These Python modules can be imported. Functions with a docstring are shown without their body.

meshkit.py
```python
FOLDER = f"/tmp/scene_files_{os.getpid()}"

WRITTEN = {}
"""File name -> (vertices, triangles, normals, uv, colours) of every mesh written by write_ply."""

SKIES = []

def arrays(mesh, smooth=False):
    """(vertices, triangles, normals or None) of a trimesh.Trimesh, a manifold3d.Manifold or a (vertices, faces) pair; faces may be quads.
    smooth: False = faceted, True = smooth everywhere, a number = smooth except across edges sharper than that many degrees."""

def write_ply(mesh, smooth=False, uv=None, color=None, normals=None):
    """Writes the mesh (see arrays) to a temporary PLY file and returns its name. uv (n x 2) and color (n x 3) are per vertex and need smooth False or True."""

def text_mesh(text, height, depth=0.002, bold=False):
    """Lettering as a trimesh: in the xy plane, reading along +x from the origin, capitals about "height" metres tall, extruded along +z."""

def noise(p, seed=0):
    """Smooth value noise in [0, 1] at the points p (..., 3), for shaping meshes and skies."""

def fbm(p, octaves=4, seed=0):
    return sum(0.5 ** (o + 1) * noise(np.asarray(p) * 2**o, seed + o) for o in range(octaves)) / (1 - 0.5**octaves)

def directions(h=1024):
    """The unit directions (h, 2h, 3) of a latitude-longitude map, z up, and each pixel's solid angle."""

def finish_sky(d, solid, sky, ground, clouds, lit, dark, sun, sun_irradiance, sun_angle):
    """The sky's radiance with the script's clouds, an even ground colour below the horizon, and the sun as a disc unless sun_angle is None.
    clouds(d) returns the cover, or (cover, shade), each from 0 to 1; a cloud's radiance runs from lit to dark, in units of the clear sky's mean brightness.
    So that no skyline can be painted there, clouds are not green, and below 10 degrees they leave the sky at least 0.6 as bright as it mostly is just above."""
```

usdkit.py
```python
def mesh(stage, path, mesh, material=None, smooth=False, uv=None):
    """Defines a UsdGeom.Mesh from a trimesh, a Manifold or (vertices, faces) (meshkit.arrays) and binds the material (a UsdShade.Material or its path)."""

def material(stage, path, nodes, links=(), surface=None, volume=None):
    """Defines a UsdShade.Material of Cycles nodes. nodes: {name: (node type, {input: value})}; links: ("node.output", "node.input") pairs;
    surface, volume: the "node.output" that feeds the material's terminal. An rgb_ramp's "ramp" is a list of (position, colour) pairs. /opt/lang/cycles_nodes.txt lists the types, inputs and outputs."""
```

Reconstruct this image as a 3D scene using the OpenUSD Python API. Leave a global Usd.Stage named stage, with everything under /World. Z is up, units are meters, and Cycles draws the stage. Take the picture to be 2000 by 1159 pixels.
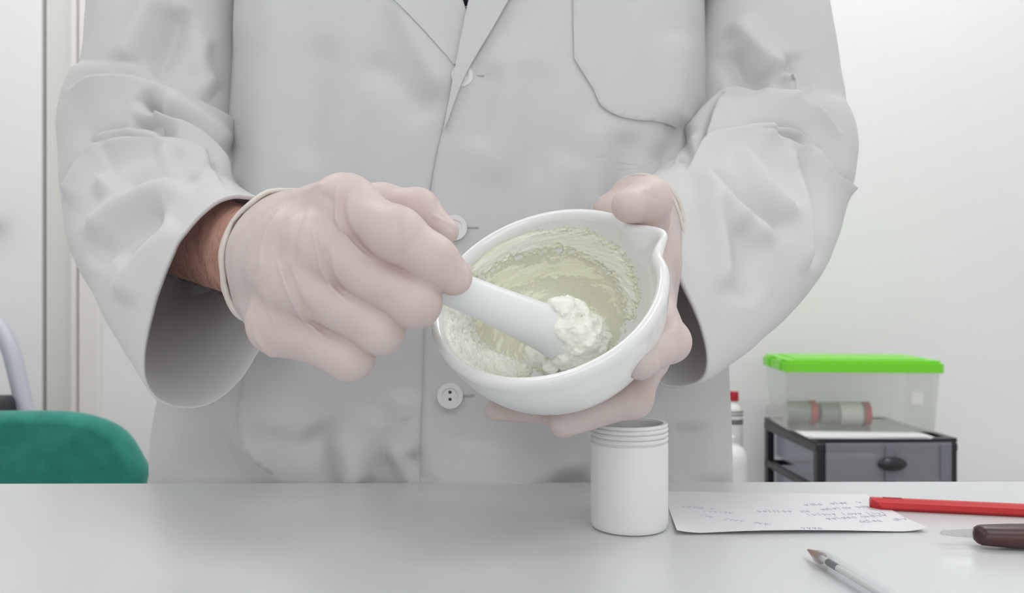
import math, sys
import numpy as np, trimesh, manifold3d as m3
import usdkit, meshkit
from pxr import Usd, UsdGeom, UsdLux, UsdShade, Sdf, Gf, Vt
from scipy.interpolate import CubicSpline, PchipInterpolator
from shapely.geometry import Polygon, LineString
from shapely import contains_xy

# ---------------------------------------------------------------- stage, camera, light, exposure
stage = Usd.Stage.CreateInMemory()
UsdGeom.SetStageUpAxis(stage, UsdGeom.Tokens.z)
UsdGeom.SetStageMetersPerUnit(stage, 1.0)
world = UsdGeom.Xform.Define(stage, '/World'); stage.SetDefaultPrim(world.GetPrim())
UsdGeom.Scope.Define(stage, '/World/Looks')
F, TABLE = 1600.0, 0.86            # focal length in pixels of a 2000 px wide picture, bench height
ZC = TABLE + 0.12                  # camera height
cam = UsdGeom.Camera.Define(stage, '/World/Camera')
cam.AddTranslateOp().Set(Gf.Vec3d(0, 0, ZC)); cam.AddRotateXOp().Set(90.0)
cam.CreateHorizontalApertureAttr(36.0); cam.CreateVerticalApertureAttr(36.0 * 1159 / 2000)
cam.CreateFocalLengthAttr(36.0 * F / 2000)
cam.CreateFStopAttr(16.0); cam.CreateFocusDistanceAttr(0.39)
cam.CreateClippingRangeAttr(Gf.Vec2f(0.02, 50))
cam.CreateExposureAttr(-1.45)
# ceiling panels: (x, y, size x, size y, intensity)
CEIL = 2.62
LAMPS = [(0.85, 1.25, 0.6, 1.0, 18.5), (-0.85, 1.25, 0.6, 1.0, 15.0), (0.85, -0.55, 0.6, 1.0, 11.0), (-0.85, -0.55, 0.6, 1.0, 8.0)]
WINDOW = (0.35, 1.55, 1.7, 1.15, 8.0)      # daylight window behind the photographer: centre x, centre z, width, height, intensity
LAMP_COLOR = (0.98, 0.98, 1.0)

# ---------------------------------------------------------------- helpers
names = set()
def numbered(parent, name):
    base = parent + '/' + name; p = base; k = 0
    while p in names:
        k += 1; p = f'{base}_{k:03d}'
    names.add(p); return p
def path_of(p): return p if isinstance(p, str) else str(p.GetPath())
def tag(o, label=None, cat=None, group=None, kind=None):
    o = o.GetPrim() if hasattr(o, 'GetPrim') else o
    for k, v in (('label', label), ('category', cat), ('group', group), ('kind', kind)):
        if v: o.SetCustomDataByKey(k, v)
    return o
def obj(name, mesh, mat, parent='/World', smooth=30, label=None, uv=None):
    m = usdkit.mesh(stage, numbered(path_of(parent), name), mesh, M[mat], smooth, uv)
    if label: tag(m, label)
    return m.GetPrim()
def thing(name, label, cat, loc=(0, 0, 0), rotz=0.0, group=None):
    x = UsdGeom.Xform.Define(stage, numbered('/World', name))
    x.AddTranslateOp().Set(Gf.Vec3d(*map(float, loc)))
    if rotz: x.AddRotateZOp().Set(math.degrees(rotz))
    return tag(x, label, cat, group)
def P(px, py, d): return np.array([(px - 1000) / F * d, d, ZC - (py - 579.5) / F * d])
def proj(V):
    d = np.maximum(V[..., 1], 0.02)
    return 1000 + F * V[..., 0] / d, 579.5 - F * (V[..., 2] - ZC) / d
def on_table(px, py, h=0.0):
    d = (ZC - TABLE - h) * F / (py - 579.5); return P(px, py, d)
cat = trimesh.util.concatenate
def move(m, t): m = m.copy(); m.apply_translation(t); return m
def tm(man):
    q = man.to_mesh(); return trimesh.Trimesh(q.vert_properties[:, :3], q.tri_verts, process=False)
def rbox(sx, sy, sz, r=0.003, c=(0, 0, 0), seg=12):
    r = min(r, sx / 2.01, sy / 2.01, sz / 2.01); s = m3.Manifold.sphere(r, seg); pts = []
    hs = [s.translate((a * (sx / 2 - r), b * (sy / 2 - r), e * (sz / 2 - r))) for a in (-1, 1) for b in (-1, 1) for e in (-1, 1)]
    return move(tm(m3.Manifold.batch_hull(hs)), c)
def box(x0, x1, y0, y1, z0, z1):
    m = trimesh.creation.box((x1 - x0, y1 - y0, z1 - z0)); m.apply_translation(((x0 + x1) / 2, (y0 + y1) / 2, (z0 + z1) / 2)); return m
def grid_faces(nu, nv, close_u=False, flip=False):
    iu = np.arange(nu if close_u else nu - 1); iv = np.arange(nv - 1)
    I, J = np.meshgrid(iu, iv, indexing='ij'); I2 = (I + 1) % nu
    q = np.stack([I * nv + J, I2 * nv + J, I2 * nv + J + 1, I * nv + J + 1], -1).reshape(-1, 4)
    f = np.vstack([q[:, [0, 1, 2]], q[:, [0, 2, 3]]])
    return f[:, ::-1] if flip else f
def lathe(prof, n=64):
    """prof: list of (r, z) from bottom axis outwards; closed surface of revolution"""
    p = np.array(prof, float); a = np.arange(n) * 2 * np.pi / n
    V = np.stack([np.cos(a)[:, None] * p[None, :, 0], np.sin(a)[:, None] * p[None, :, 0], np.broadcast_to(p[None, :, 1], (n, len(p)))], -1).reshape(-1, 3)
    m = trimesh.Trimesh(V, grid_faces(n, len(p), True), process=False); m.merge_vertices(); m.update_faces(m.nondegenerate_faces()); return m
def smooth_profile(pts, n=80):
    p = np.array(pts, float); t = np.r_[0, np.cumsum(np.linalg.norm(np.diff(p, axis=0), axis=1))]
    return np.column_stack([PchipInterpolator(t, p[:, k])(np.linspace(0, t[-1], n)) for k in range(2)])
def tube(pts, r, sides=10, closed=False):
    p = np.asarray(pts, float); n = len(p)
    t = (np.roll(p, -1, 0) - np.roll(p, 1, 0)) if closed else np.gradient(p, axis=0)
    t /= np.linalg.norm(t, axis=1, keepdims=True) + 1e-12
    a = np.cross(t[0], [0.31, 0.2, 0.93]); a /= np.linalg.norm(a); A = []
    for k in range(n):
        a = a - t[k] * (a @ t[k]); a /= np.linalg.norm(a); A.append(a)
    A = np.array(A); B = np.cross(t, A); ang = np.arange(sides) * 2 * np.pi / sides
    r = np.broadcast_to(r, (n,))
    V = p[:, None] + r[:, None, None] * (np.cos(ang)[None, :, None] * A[:, None] + np.sin(ang)[None, :, None] * B[:, None])
    V = V.reshape(-1, 3); i = np.arange(n if closed else n - 1); I, J = np.meshgrid(i, np.arange(sides), indexing='ij'); I2 = (I + 1) % n; J2 = (J + 1) % sides
    f = np.stack([I * sides + J, I * sides + J2, I2 * sides + J2, I2 * sides + J], -1).reshape(-1, 4)
    fs = [f[:, [0, 1, 2]], f[:, [0, 2, 3]]]
    if not closed:
        V = np.vstack([V, p[:1], p[-1:]]); k = np.arange(sides); b = (n - 1) * sides
        fs += [np.column_stack([np.full(sides, len(V) - 2), (k + 1) % sides, k]), np.column_stack([np.full(sides, len(V) - 1), b + k, b + (k + 1) % sides])]
    return trimesh.Trimesh(V, np.vstack(fs), process=False)
def spline(pts, n):
    p = np.asarray(pts, float); t = np.r_[0, np.cumsum(np.linalg.norm(np.diff(p, axis=0), axis=1))]
    return CubicSpline(t, p)(np.linspace(0, t[-1], n))
def frame(m, X, Y, Z, o):
    m = m.copy(); T = np.eye(4); T[:3, 0], T[:3, 1], T[:3, 2], T[:3, 3] = X, Y, Z, o; m.apply_transform(T); return m
def axis_frame(a, b):
    z = (b - a) / np.linalg.norm(b - a); x = np.cross([0.0, 0, 1.0], z) if abs(z[2]) < .9 else np.cross([1.0, 0, 0], z); x /= np.linalg.norm(x); return x, np.cross(z, x), z

# signed distances and their surface
def smin(a, b, k):
    h = np.clip(0.5 + 0.5 * (b - a) / k, 0, 1); return b + (a - b) * h - k * h * (1 - h)
def cone(p, a, b, ra, rb):
    a, b = np.asarray(a, np.float32), np.asarray(b, np.float32); ab = b - a; q = p - a; t = np.clip(q @ (ab / (ab @ ab)), 0, 1); q -= t[..., None] * ab
    return np.sqrt(np.einsum('...i,...i->...', q, q)) - (np.float32(ra) + t * np.float32(rb - ra))
def chain(p, joints, k=0.004):
    out = None
    for (a, ra), (b, rb) in zip(joints[:-1], joints[1:]):
        d = cone(p, a, b, ra, rb); out = d if out is None else smin(out, d, k)
    return out
def J(px, py, d, rpx): return (P(px, py, d), rpx * d / F)
def nets(fn, lo, hi, h):
    lo, hi = np.asarray(lo, float), np.asarray(hi, float); n = np.ceil((hi - lo) / h).astype(int) + 1
    ax = [lo[k] + h * np.arange(n[k]) for k in range(3)]
    # coarse blocks first, fine samples only where the surface may pass
    B = 6; nb = -(-n // B); cc = np.stack(np.meshgrid(*[lo[k] + h * (np.arange(nb[k]) * B + (B - 1) / 2) for k in range(3)], indexing='ij'), -1).astype(np.float32)
    vc = np.asarray(fn(cc), np.float32); v = np.repeat(np.repeat(np.repeat(vc, B, 0), B, 1), B, 2); near = np.argwhere(np.abs(vc) < h * B * 1.15)
    off = np.stack(np.meshgrid(*[np.arange(B)] * 3, indexing='ij'), -1).reshape(-1, 3); ii = (near[:, None] * B + off[None]).reshape(-1, 3)
    v[tuple(ii.T)] = fn((lo + h * ii).astype(np.float32)); v = np.ascontiguousarray(v[:n[0], :n[1], :n[2]])
    s = v < 0; c = np.zeros(tuple(n - 1), np.int8)
    cs = [(i, j, k) for i in (0, 1) for j in (0, 1) for k in (0, 1)]
    sl = lambda i, j, k: (slice(i, n[0] - 1 + i), slice(j, n[1] - 1 + j), slice(k, n[2] - 1 + k))
    for q in cs: c += s[sl(*q)]
    act = (c > 0) & (c < 8); cells = np.argwhere(act); idx = np.full(act.shape, -1); idx[act] = np.arange(len(cells))
    acc = np.zeros((len(cells), 3)); cnt = np.zeros(len(cells))
    for a in cs:
        for k in range(3):
            if a[k]: continue
            b = list(a); b[k] = 1
            fa = v[tuple((cells + a).T)]; fb = v[tuple((cells + b).T)]; m = (fa < 0) != (fb < 0)
            pos = np.zeros((m.sum(), 3)) + a; pos[:, k] += fa[m] / (fa[m] - fb[m]); acc[m] += pos; cnt[m] += 1
    V = lo + h * (cells + acc / cnt[:, None]); fs = []
    for k in range(3):
        i, j = (k + 1) % 3, (k + 2) % 3
        A = [slice(1, n[q] - 1) for q in range(3)]; A[k] = slice(0, n[k] - 1); B = list(A); B[k] = slice(1, n[k])
        sa = s[tuple(A)]; m = sa != s[tuple(B)]; e = np.argwhere(m); off = np.array([1, 1, 1]); off[k] = 0; e = e + off
        ei, ej = np.eye(3, dtype=int)[i], np.eye(3, dtype=int)[j]
        q = np.stack([idx[tuple(x.T)] for x in (e, e - ei, e - ei - ej, e - ej)], -1); inside = sa[m]
        q = np.where(inside[:, None], q[:, ::-1], q); fs.append(q)
    q = np.vstack(fs); q = q[:, ::-1]; q = q[(q >= 0).all(1)]
    return trimesh.Trimesh(V, np.vstack([q[:, [0, 1, 2]], q[:, [0, 2, 3]]]), process=False)

# folds and ridges laid on a surface along lines
def stroke_field(px, py, strokes):
    out = np.zeros(len(px))
    for kind, amp, w, pts in strokes:
        p = np.array(pts, float)
        if len(p) > 2: p = spline(p, 6 * len(p))
        seg = np.linalg.norm(np.diff(p, axis=0), axis=1); cum = np.r_[0, np.cumsum(seg)]
        mg = 4 * w; sel = np.nonzero((px > p[:, 0].min() - mg) & (px < p[:, 0].max() + mg) & (py > p[:, 1].min() - mg) & (py < p[:, 1].max() + mg))[0]
        if not len(sel): continue
        q = np.column_stack([px[sel], py[sel]]); best = np.full(len(sel), 1e9); side = np.zeros(len(sel)); arc = np.zeros(len(sel))
        for k in range(len(p) - 1):
            a, b = p[k], p[k + 1]; ab = b - a; L2 = ab @ ab + 1e-9
            t = np.clip((q - a) @ ab / L2, 0, 1); r = q - a - t[:, None] * ab; dd = np.linalg.norm(r, axis=1); m = dd < best
            best[m] = dd[m]; side[m] = np.sign(ab[0] * r[m, 1] - ab[1] * r[m, 0]); arc[m] = cum[k] + t[m] * seg[k]
        u = arc / cum[-1]; e = np.clip(np.minimum(u, 1 - u) / 0.22, 0, 1); taper = e * e * (3 - 2 * e)
        if kind == 'r': prof = np.exp(-(best / w) ** 2)
        else:                       # a fold that laps over: high on the positive side, falling off steeply at the line
            sd = best * side; prof = np.where(sd > 0, np.exp(-sd / w), -0.7 * np.exp(sd / (0.55 * w))); prof *= np.tanh(best / 3.0)
        out[sel] += amp * prof * taper
    return out
def vnormals(m):
    v, f = m.vertices, m.faces; n = np.zeros_like(v); c = np.cross(v[f[:, 1]] - v[f[:, 0]], v[f[:, 2]] - v[f[:, 0]])
    for k in range(3): np.add.at(n, f[:, k], c)
    return n / (np.linalg.norm(n, axis=1, keepdims=True) + 1e-20)
def sculpt(m, strokes, mm=0.001):
    # amplitudes in millimetres
    m = m.copy(); V = np.array(m.vertices); N = vnormals(m); px, py = proj(V); ray = V - [0, 0, ZC]; ray /= np.linalg.norm(ray, axis=1, keepdims=True)
    w = np.clip(-(N * ray).sum(1) * 4, 0, 1); m.vertices = V + N * (stroke_field(px, py, strokes) * w * mm)[:, None]; return m

# ---------------------------------------------------------------- materials
M = {}
COAT = (0.63, 0.635, 0.645)
def plain(name, color, rough=0.5, **kw):
    M[name] = usdkit.material(stage, '/World/Looks/' + name, {'p': ('principled_bsdf', {'base_color': color, 'roughness': rough, **kw})}, surface='p.BSDF')
def mottled(name, c0, c1, scale, rough=0.5, bump=0.0, bscale=None, lo=0.35, hi=0.65, detail=4, stretch=(1, 1, 1), dist=0.001, **kw):
    nodes = {'g': ('geometry', {}), 'mp': ('mapping', {'scale': stretch}), 'n': ('noise_texture', {'scale': scale, 'detail': float(detail)}), 'r': ('rgb_ramp', {'ramp': [(lo, c0), (hi, c1)]}), 'p': ('principled_bsdf', {'roughness': rough, **kw})}
    links = [('g.position', 'mp.vector'), ('mp.vector', 'n.vector'), ('n.fac', 'r.fac'), ('r.color', 'p.base_color')]
    if bump:
        nodes['n2'] = ('noise_texture', {'scale': bscale or scale, 'detail': 3.0}); nodes['b'] = ('bump', {'strength': bump, 'distance': dist})
        links += [('mp.vector', 'n2.vector'), ('n2.fac', 'b.height'), ('b.normal', 'p.normal')]
    M[name] = usdkit.material(stage, '/World/Looks/' + name, nodes, links, surface='p.BSDF')
def see_through(name, color, clear, rough=0.1, milk=(0.8, 0.8, 0.8), milkiness=0.15):
    """thin clear or milky plastic: light passes straight through, with a gloss and some milk"""
    M[name] = usdkit.material(stage, '/World/Looks/' + name, {
        't': ('transparent_bsdf', {'color': color}), 'd': ('diffuse_bsdf', {'color': milk}), 'g': ('glossy_bsdf', {'color': (1, 1, 1), 'roughness': rough}),
        'f': ('layer_weight', {'blend': 0.5}), 'pw': ('math', {'math_type': 'power', 'value2': 4.0}), 'ml': ('math', {'math_type': 'multiply_add', 'value2': 0.45, 'value3': 0.03}), 'm1': ('mix_closure', {'fac': milkiness}), 'm2': ('mix_closure', {})},
        [('t.BSDF', 'm1.closure1'), ('d.BSDF', 'm1.closure2'), ('m1.closure', 'm2.closure1'), ('g.BSDF', 'm2.closure2'), ('f.facing', 'pw.value1'), ('pw.value', 'ml.value1'), ('ml.value', 'm2.fac')], surface='m2.closure')
mottled('wall_paint', (0.85, 0.85, 0.835), (0.865, 0.865, 0.855), 3, 0.7, bump=0.15, bscale=120)
plain('ceiling_paint', (0.85, 0.85, 0.84), 0.8)
mottled('floor_vinyl', (0.52, 0.51, 0.49), (0.60, 0.59, 0.57), 6, 0.4)
plain('door_paint', (0.87, 0.85, 0.855), 0.4)
plain('trim_paint', (0.82, 0.79, 0.76), 0.4)
plain('frame_paint', (0.72, 0.72, 0.67), 0.45)
mottled('laminate', (0.66, 0.68, 0.69), (0.68, 0.695, 0.705), 4, 0.27, bump=0.05, bscale=300, specular_ior_level=0.5)
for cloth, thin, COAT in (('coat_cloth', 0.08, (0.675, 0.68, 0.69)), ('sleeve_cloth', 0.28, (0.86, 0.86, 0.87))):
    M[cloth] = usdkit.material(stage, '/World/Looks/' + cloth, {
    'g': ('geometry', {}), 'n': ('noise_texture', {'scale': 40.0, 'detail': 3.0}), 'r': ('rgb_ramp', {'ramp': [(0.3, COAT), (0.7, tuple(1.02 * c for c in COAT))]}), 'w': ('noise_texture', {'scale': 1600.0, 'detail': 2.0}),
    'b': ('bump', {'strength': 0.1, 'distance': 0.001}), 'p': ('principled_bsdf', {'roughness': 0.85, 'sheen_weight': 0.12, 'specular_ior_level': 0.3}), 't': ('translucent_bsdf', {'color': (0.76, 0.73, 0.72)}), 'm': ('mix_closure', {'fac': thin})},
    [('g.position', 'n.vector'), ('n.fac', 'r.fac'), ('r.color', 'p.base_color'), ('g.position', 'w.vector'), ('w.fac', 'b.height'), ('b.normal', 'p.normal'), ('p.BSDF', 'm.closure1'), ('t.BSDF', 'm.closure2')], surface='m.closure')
plain('coat_lining', (0.72, 0.71, 0.71), 0.9)
plain('button_plastic', (0.80, 0.79, 0.78), 0.35)
plain('button_hole', (0.10, 0.10, 0.11), 0.8)
plain('seam_thread', (0.36, 0.365, 0.39), 0.9)
plain('thread', (0.45, 0.45, 0.48), 0.8)
mottled('latex', (0.60, 0.50, 0.475), (0.63, 0.53, 0.505), 60, 0.5, bump=0.05, bscale=900, subsurface_weight=0.25, subsurface_radius=(1.0, 0.6, 0.5), subsurface_scale=0.003, specular_ior_level=0.3)
mottled('latex_bead', (0.66, 0.61, 0.55), (0.70, 0.65, 0.59), 60, 0.45)
mottled('skin', (0.42, 0.215, 0.165), (0.52, 0.285, 0.225), 70, 0.55, bump=0.2, bscale=500, subsurface_weight=0.15, subsurface_radius=(1.0, 0.35, 0.2), subsurface_scale=0.004)
plain('hair', (0.06, 0.04, 0.03), 0.6)
plain('shirt_cloth', (0.012, 0.013, 0.025), 0.9)
plain('trouser_cloth', (0.05, 0.055, 0.08), 0.9)
plain('shoe_leather', (0.03, 0.03, 0.03), 0.4)
plain('porcelain', (0.86, 0.875, 0.86), 0.13, coat_weight=0.3)
plain('pestle_porcelain', (0.80, 0.82, 0.82), 0.3)
plain('jar_plastic', (0.92, 0.92, 0.91), 0.4, subsurface_weight=0.25, subsurface_radius=(1.0, 1.0, 1.0), subsurface_scale=0.003)
plain('paper_white', (0.82, 0.81, 0.83), 0.8)
plain('ink', (0.52, 0.52, 0.66), 0.7)
plain('red_plastic', (0.60, 0.028, 0.03), 0.35)
plain('red_dark', (0.32, 0.012, 0.016), 0.4)
plain('lid_red', (0.60, 0.07, 0.07), 0.4)
plain('cap_red', (0.45, 0.01, 0.025), 0.35)
mottled('wood_dark', (0.050, 0.016, 0.013), (0.085, 0.028, 0.022), 60, 0.35, stretch=(0.15, 1, 1))
plain('steel', (0.62, 0.62, 0.62), 0.28, metallic=1.0)
plain('brass', (0.50, 0.34, 0.24), 0.4, metallic=0.5)
plain('grey_metal', (0.56, 0.57, 0.64), 0.42, metallic=0.15)
plain('black_rubber', (0.035, 0.035, 0.04), 0.6)
plain('black_plastic', (0.018, 0.018, 0.024), 0.3)
mottled('green_cloth', (0.010, 0.20, 0.155), (0.022, 0.27, 0.205), 35, 0.85, bump=0.4, bscale=700, sheen_weight=0.2, lo=0.3, hi=0.7)
plain('green_lid', (0.20, 0.72, 0.025), 0.35)
plain('white_plastic', (0.80, 0.80, 0.79), 0.4)
plain('label_paper', (0.78, 0.77, 0.75), 0.7)
plain('carton_card', (0.80, 0.78, 0.70), 0.8)
plain('smoky_rib', (0.20, 0.205, 0.25), 0.35)
plain('label_print', (0.08, 0.08, 0.09), 0.7)
plain('handle_dark', (0.12, 0.12, 0.13), 0.35)
see_through('clear_box', (0.99, 0.995, 0.985), 0, 0.15, (0.82, 0.84, 0.80), 0.10)
see_through('pane_glass', (0.98, 0.99, 0.985), 0, 0.02, (0.8, 0.8, 0.8), 0.0)
see_through('smoky_front', (0.92, 0.92, 0.95), 0, 0.25, (0.40, 0.40, 0.435), 0.42)
see_through('smoky_box', (0.90, 0.91, 0.95), 0, 0.2, (0.52, 0.53, 0.60), 0.12)
see_through('jar_glass', (0.99, 0.995, 0.99), 0, 0.05, (0.85, 0.88, 0.83), 0.30)
see_through('pen_clear', (0.975, 0.98, 0.985), 0, 0.08, (0.80, 0.81, 0.83), 0.07)
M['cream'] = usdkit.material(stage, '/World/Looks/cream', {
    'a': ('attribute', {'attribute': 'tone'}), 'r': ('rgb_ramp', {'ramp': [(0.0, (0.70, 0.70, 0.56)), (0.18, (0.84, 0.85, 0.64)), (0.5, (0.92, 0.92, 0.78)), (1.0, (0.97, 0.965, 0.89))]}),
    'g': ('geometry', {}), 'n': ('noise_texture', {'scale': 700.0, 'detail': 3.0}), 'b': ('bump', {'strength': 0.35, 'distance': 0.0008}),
    'p': ('principled_bsdf', {'roughness': 0.28, 'subsurface_weight': 0.15, 'subsurface_radius': (1.0, 0.95, 0.8), 'subsurface_scale': 0.002, 'specular_ior_level': 0.5})},
    [('a.fac', 'r.fac'), ('r.color', 'p.base_color'), ('g.position', 'n.vector'), ('n.fac', 'b.height'), ('b.normal', 'p.normal')], surface='p.BSDF')
M['lamp_glow'] = usdkit.material(stage, '/World/Looks/lamp_glow', {'e': ('emission', {'color': LAMP_COLOR, 'strength': 3.0})}, surface='e.emission')

# ---------------------------------------------------------------- the room
XL, XR, YF, YB = -1.75, 2.1, -1.7, 2.0
def struct(name, mesh, mat, parent='/World', **k):
    o = obj(name, mesh, mat, parent, **k)
    if parent == '/World': tag(o, kind='structure')
    return o
tag(struct('floor', box(XL, XR, YF, YB, -0.1, 0), 'floor_vinyl'), 'grey vinyl floor of the laboratory', 'floor')
tag(struct('ceiling', box(XL, XR, YF, YB, CEIL, CEIL + 0.1), 'ceiling_paint'), 'white ceiling with square light panels', 'ceiling')
DX1 = (86 - 1000) / F * YB                      # right edge of the door leaf
TX1 = (200 - 1000) / F * YB                     # right edge of the casing
wb = cat([box(TX1, XR, YB, YB + 0.12, 0, CEIL), box(XL, TX1, YB, YB + 0.12, 2.15, CEIL)])
tag(struct('wall_back', wb, 'wall_paint'), 'plain off-white wall behind the person', 'wall')
tag(struct('wall_left', box(XL - 0.1, XL, YF, YB + 0.12, 0, CEIL), 'wall_paint'), 'plain white side wall beside the door', 'wall')
tag(struct('wall_right', box(XR, XR + 0.1, YF, YB + 0.12, 0, CEIL), 'wall_paint'), 'plain white side wall beyond the drawer unit', 'wall')
wx, wz, ww, wh, wi = WINDOW
wf = [box(XL, wx - ww / 2, YF - 0.1, YF, 0, CEIL), box(wx + ww / 2, XR, YF - 0.1, YF, 0, CEIL), box(wx - ww / 2, wx + ww / 2, YF - 0.1, YF, 0, wz - wh / 2), box(wx - ww / 2, wx + ww / 2, YF - 0.1, YF, wz + wh / 2, CEIL)]
tag(struct('wall_front', cat(wf), 'wall_paint'), 'plain white wall with a window on the photographer side', 'wall')
win = thing('window_1', 'wide white framed window behind the photographer', 'window', (wx, YF, wz)); tag(win, kind='structure')
for sx in (-1, 0, 1): obj('frame_post', rbox(0.045, 0.06, wh, 0.003, (sx * (ww / 2 - 0.0225), -0.05, 0)), 'trim_paint', win)
for sz_ in (-1, 1): obj('frame_rail', rbox(ww, 0.06, 0.045, 0.003, (0, -0.05, sz_ * (wh / 2 - 0.0225))), 'trim_paint', win)
for sx in (-1, 1): obj('pane', box(sx * ww / 4 - ww / 4 + .03, sx * ww / 4 + ww / 4 - .03, -0.055, -0.051, -wh / 2 + .04, wh / 2 - .04), 'pane_glass', win)
obj('sill', rbox(ww + 0.08, 0.14, 0.03, 0.004, (0, 0.0, -wh / 2 - 0.016)), 'trim_paint', win)
wl = UsdLux.RectLight.Define(stage, numbered(path_of(win), 'daylight')); wl.CreateWidthAttr(ww); wl.CreateHeightAttr(wh); wl.CreateIntensityAttr(wi); wl.CreateColorAttr(Gf.Vec3f(0.98, 0.985, 1.0)); wl.AddTranslateOp().Set(Gf.Vec3d(0, -0.10, 0)); wl.AddRotateXOp().Set(90.0)
tag(struct('baseboard_back', box(TX1, XR, YB - 0.012, YB, 0, 0.08), 'trim_paint'), 'white baseboard along the wall behind the person', 'baseboard')
door = thing('door_1', 'white door leaf at the left edge with a dark handle', 'door', (0, 0, 0)); tag(door, kind='structure')
obj('door_leaf', rbox(DX1 - XL - 0.006, 0.04, 2.08, 0.003, ((DX1 - 0.006 + XL) / 2, YB + 0.02, 1.045)), 'door_paint', door)
hx = (0.8 - 1000) / F * (YB - 0.02)
hz = ZC - (440 - 579.5) / F * (YB - 0.02)
kn = lathe(smooth_profile([(0, 0), (0.011, 0), (0.011, 0.02), (0.02, 0.03), (0.026, 0.042), (0.022, 0.055), (0, 0.06)], 40), 32)
obj('door_knob', frame(kn, np.array([1., 0, 0]), np.array([0, 0, 1.]), np.array([0, -1., 0]), np.array([hx - 0.027, YB, hz])), 'handle_dark', door)
trim = thing('trim_1', 'pale grooved wooden frame on the hinge side of the door', 'door frame'); tag(trim, kind='structure')
def xat(px): return (px - 1000) / F * YB
obj('jamb', box(xat(89), xat(143), YB + 0.004, YB + 0.06, 0, 2.1), 'frame_paint', trim)
obj('bead', rbox(xat(155) - xat(142), 0.07, 2.12, 0.004, ((xat(142) + xat(155)) / 2, YB + 0.022, 1.06)), 'trim_paint', trim)
obj('groove', box(xat(154), xat(163), YB - 0.002, YB + 0.05, 0, 2.12), 'frame_paint', trim)
obj('casing', rbox(xat(201) - xat(161), 0.07, 2.14, 0.005, ((xat(161) + xat(201)) / 2, YB + 0.015, 1.07)), 'trim_paint', trim)
obj('backing', box(XL, TX1, YB + 0.055, YB + 0.12, 0, 2.15), 'handle_dark', trim)
obj('head_casing', box(XL, TX1, YB - 0.01, YB + 0.06, 2.085, 2.15), 'trim_paint', trim)
for k, (x, y, sx, sy, e) in enumerate(LAMPS):
    where = ['over the drawer unit', 'over the green chair', 'over the photographer on the drawer side', 'over the photographer on the door side'][k]
    L = thing('ceiling_light', f'square white ceiling light panel {where}', 'ceiling light', (x, y, CEIL), group='ceiling light panels')
    fr = tm(m3.Manifold.cube((sx + 0.05, sy + 0.05, 0.03), True) - m3.Manifold.cube((sx, sy, 0.06), True))
    obj('frame', move(fr, (0, 0, -0.015)), 'white_plastic', L)
    obj('diffuser', box(-sx / 2, sx / 2, -sy / 2, sy / 2, -0.012, -0.008), 'lamp_glow', L)
    rl = UsdLux.RectLight.Define(stage, numbered(path_of(L), 'lamp'))
    rl.CreateWidthAttr(sx); rl.CreateHeightAttr(sy); rl.CreateIntensityAttr(e); rl.CreateColorAttr(Gf.Vec3f(*LAMP_COLOR)); rl.AddTranslateOp().Set(Gf.Vec3d(0, 0, -0.02))

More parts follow.
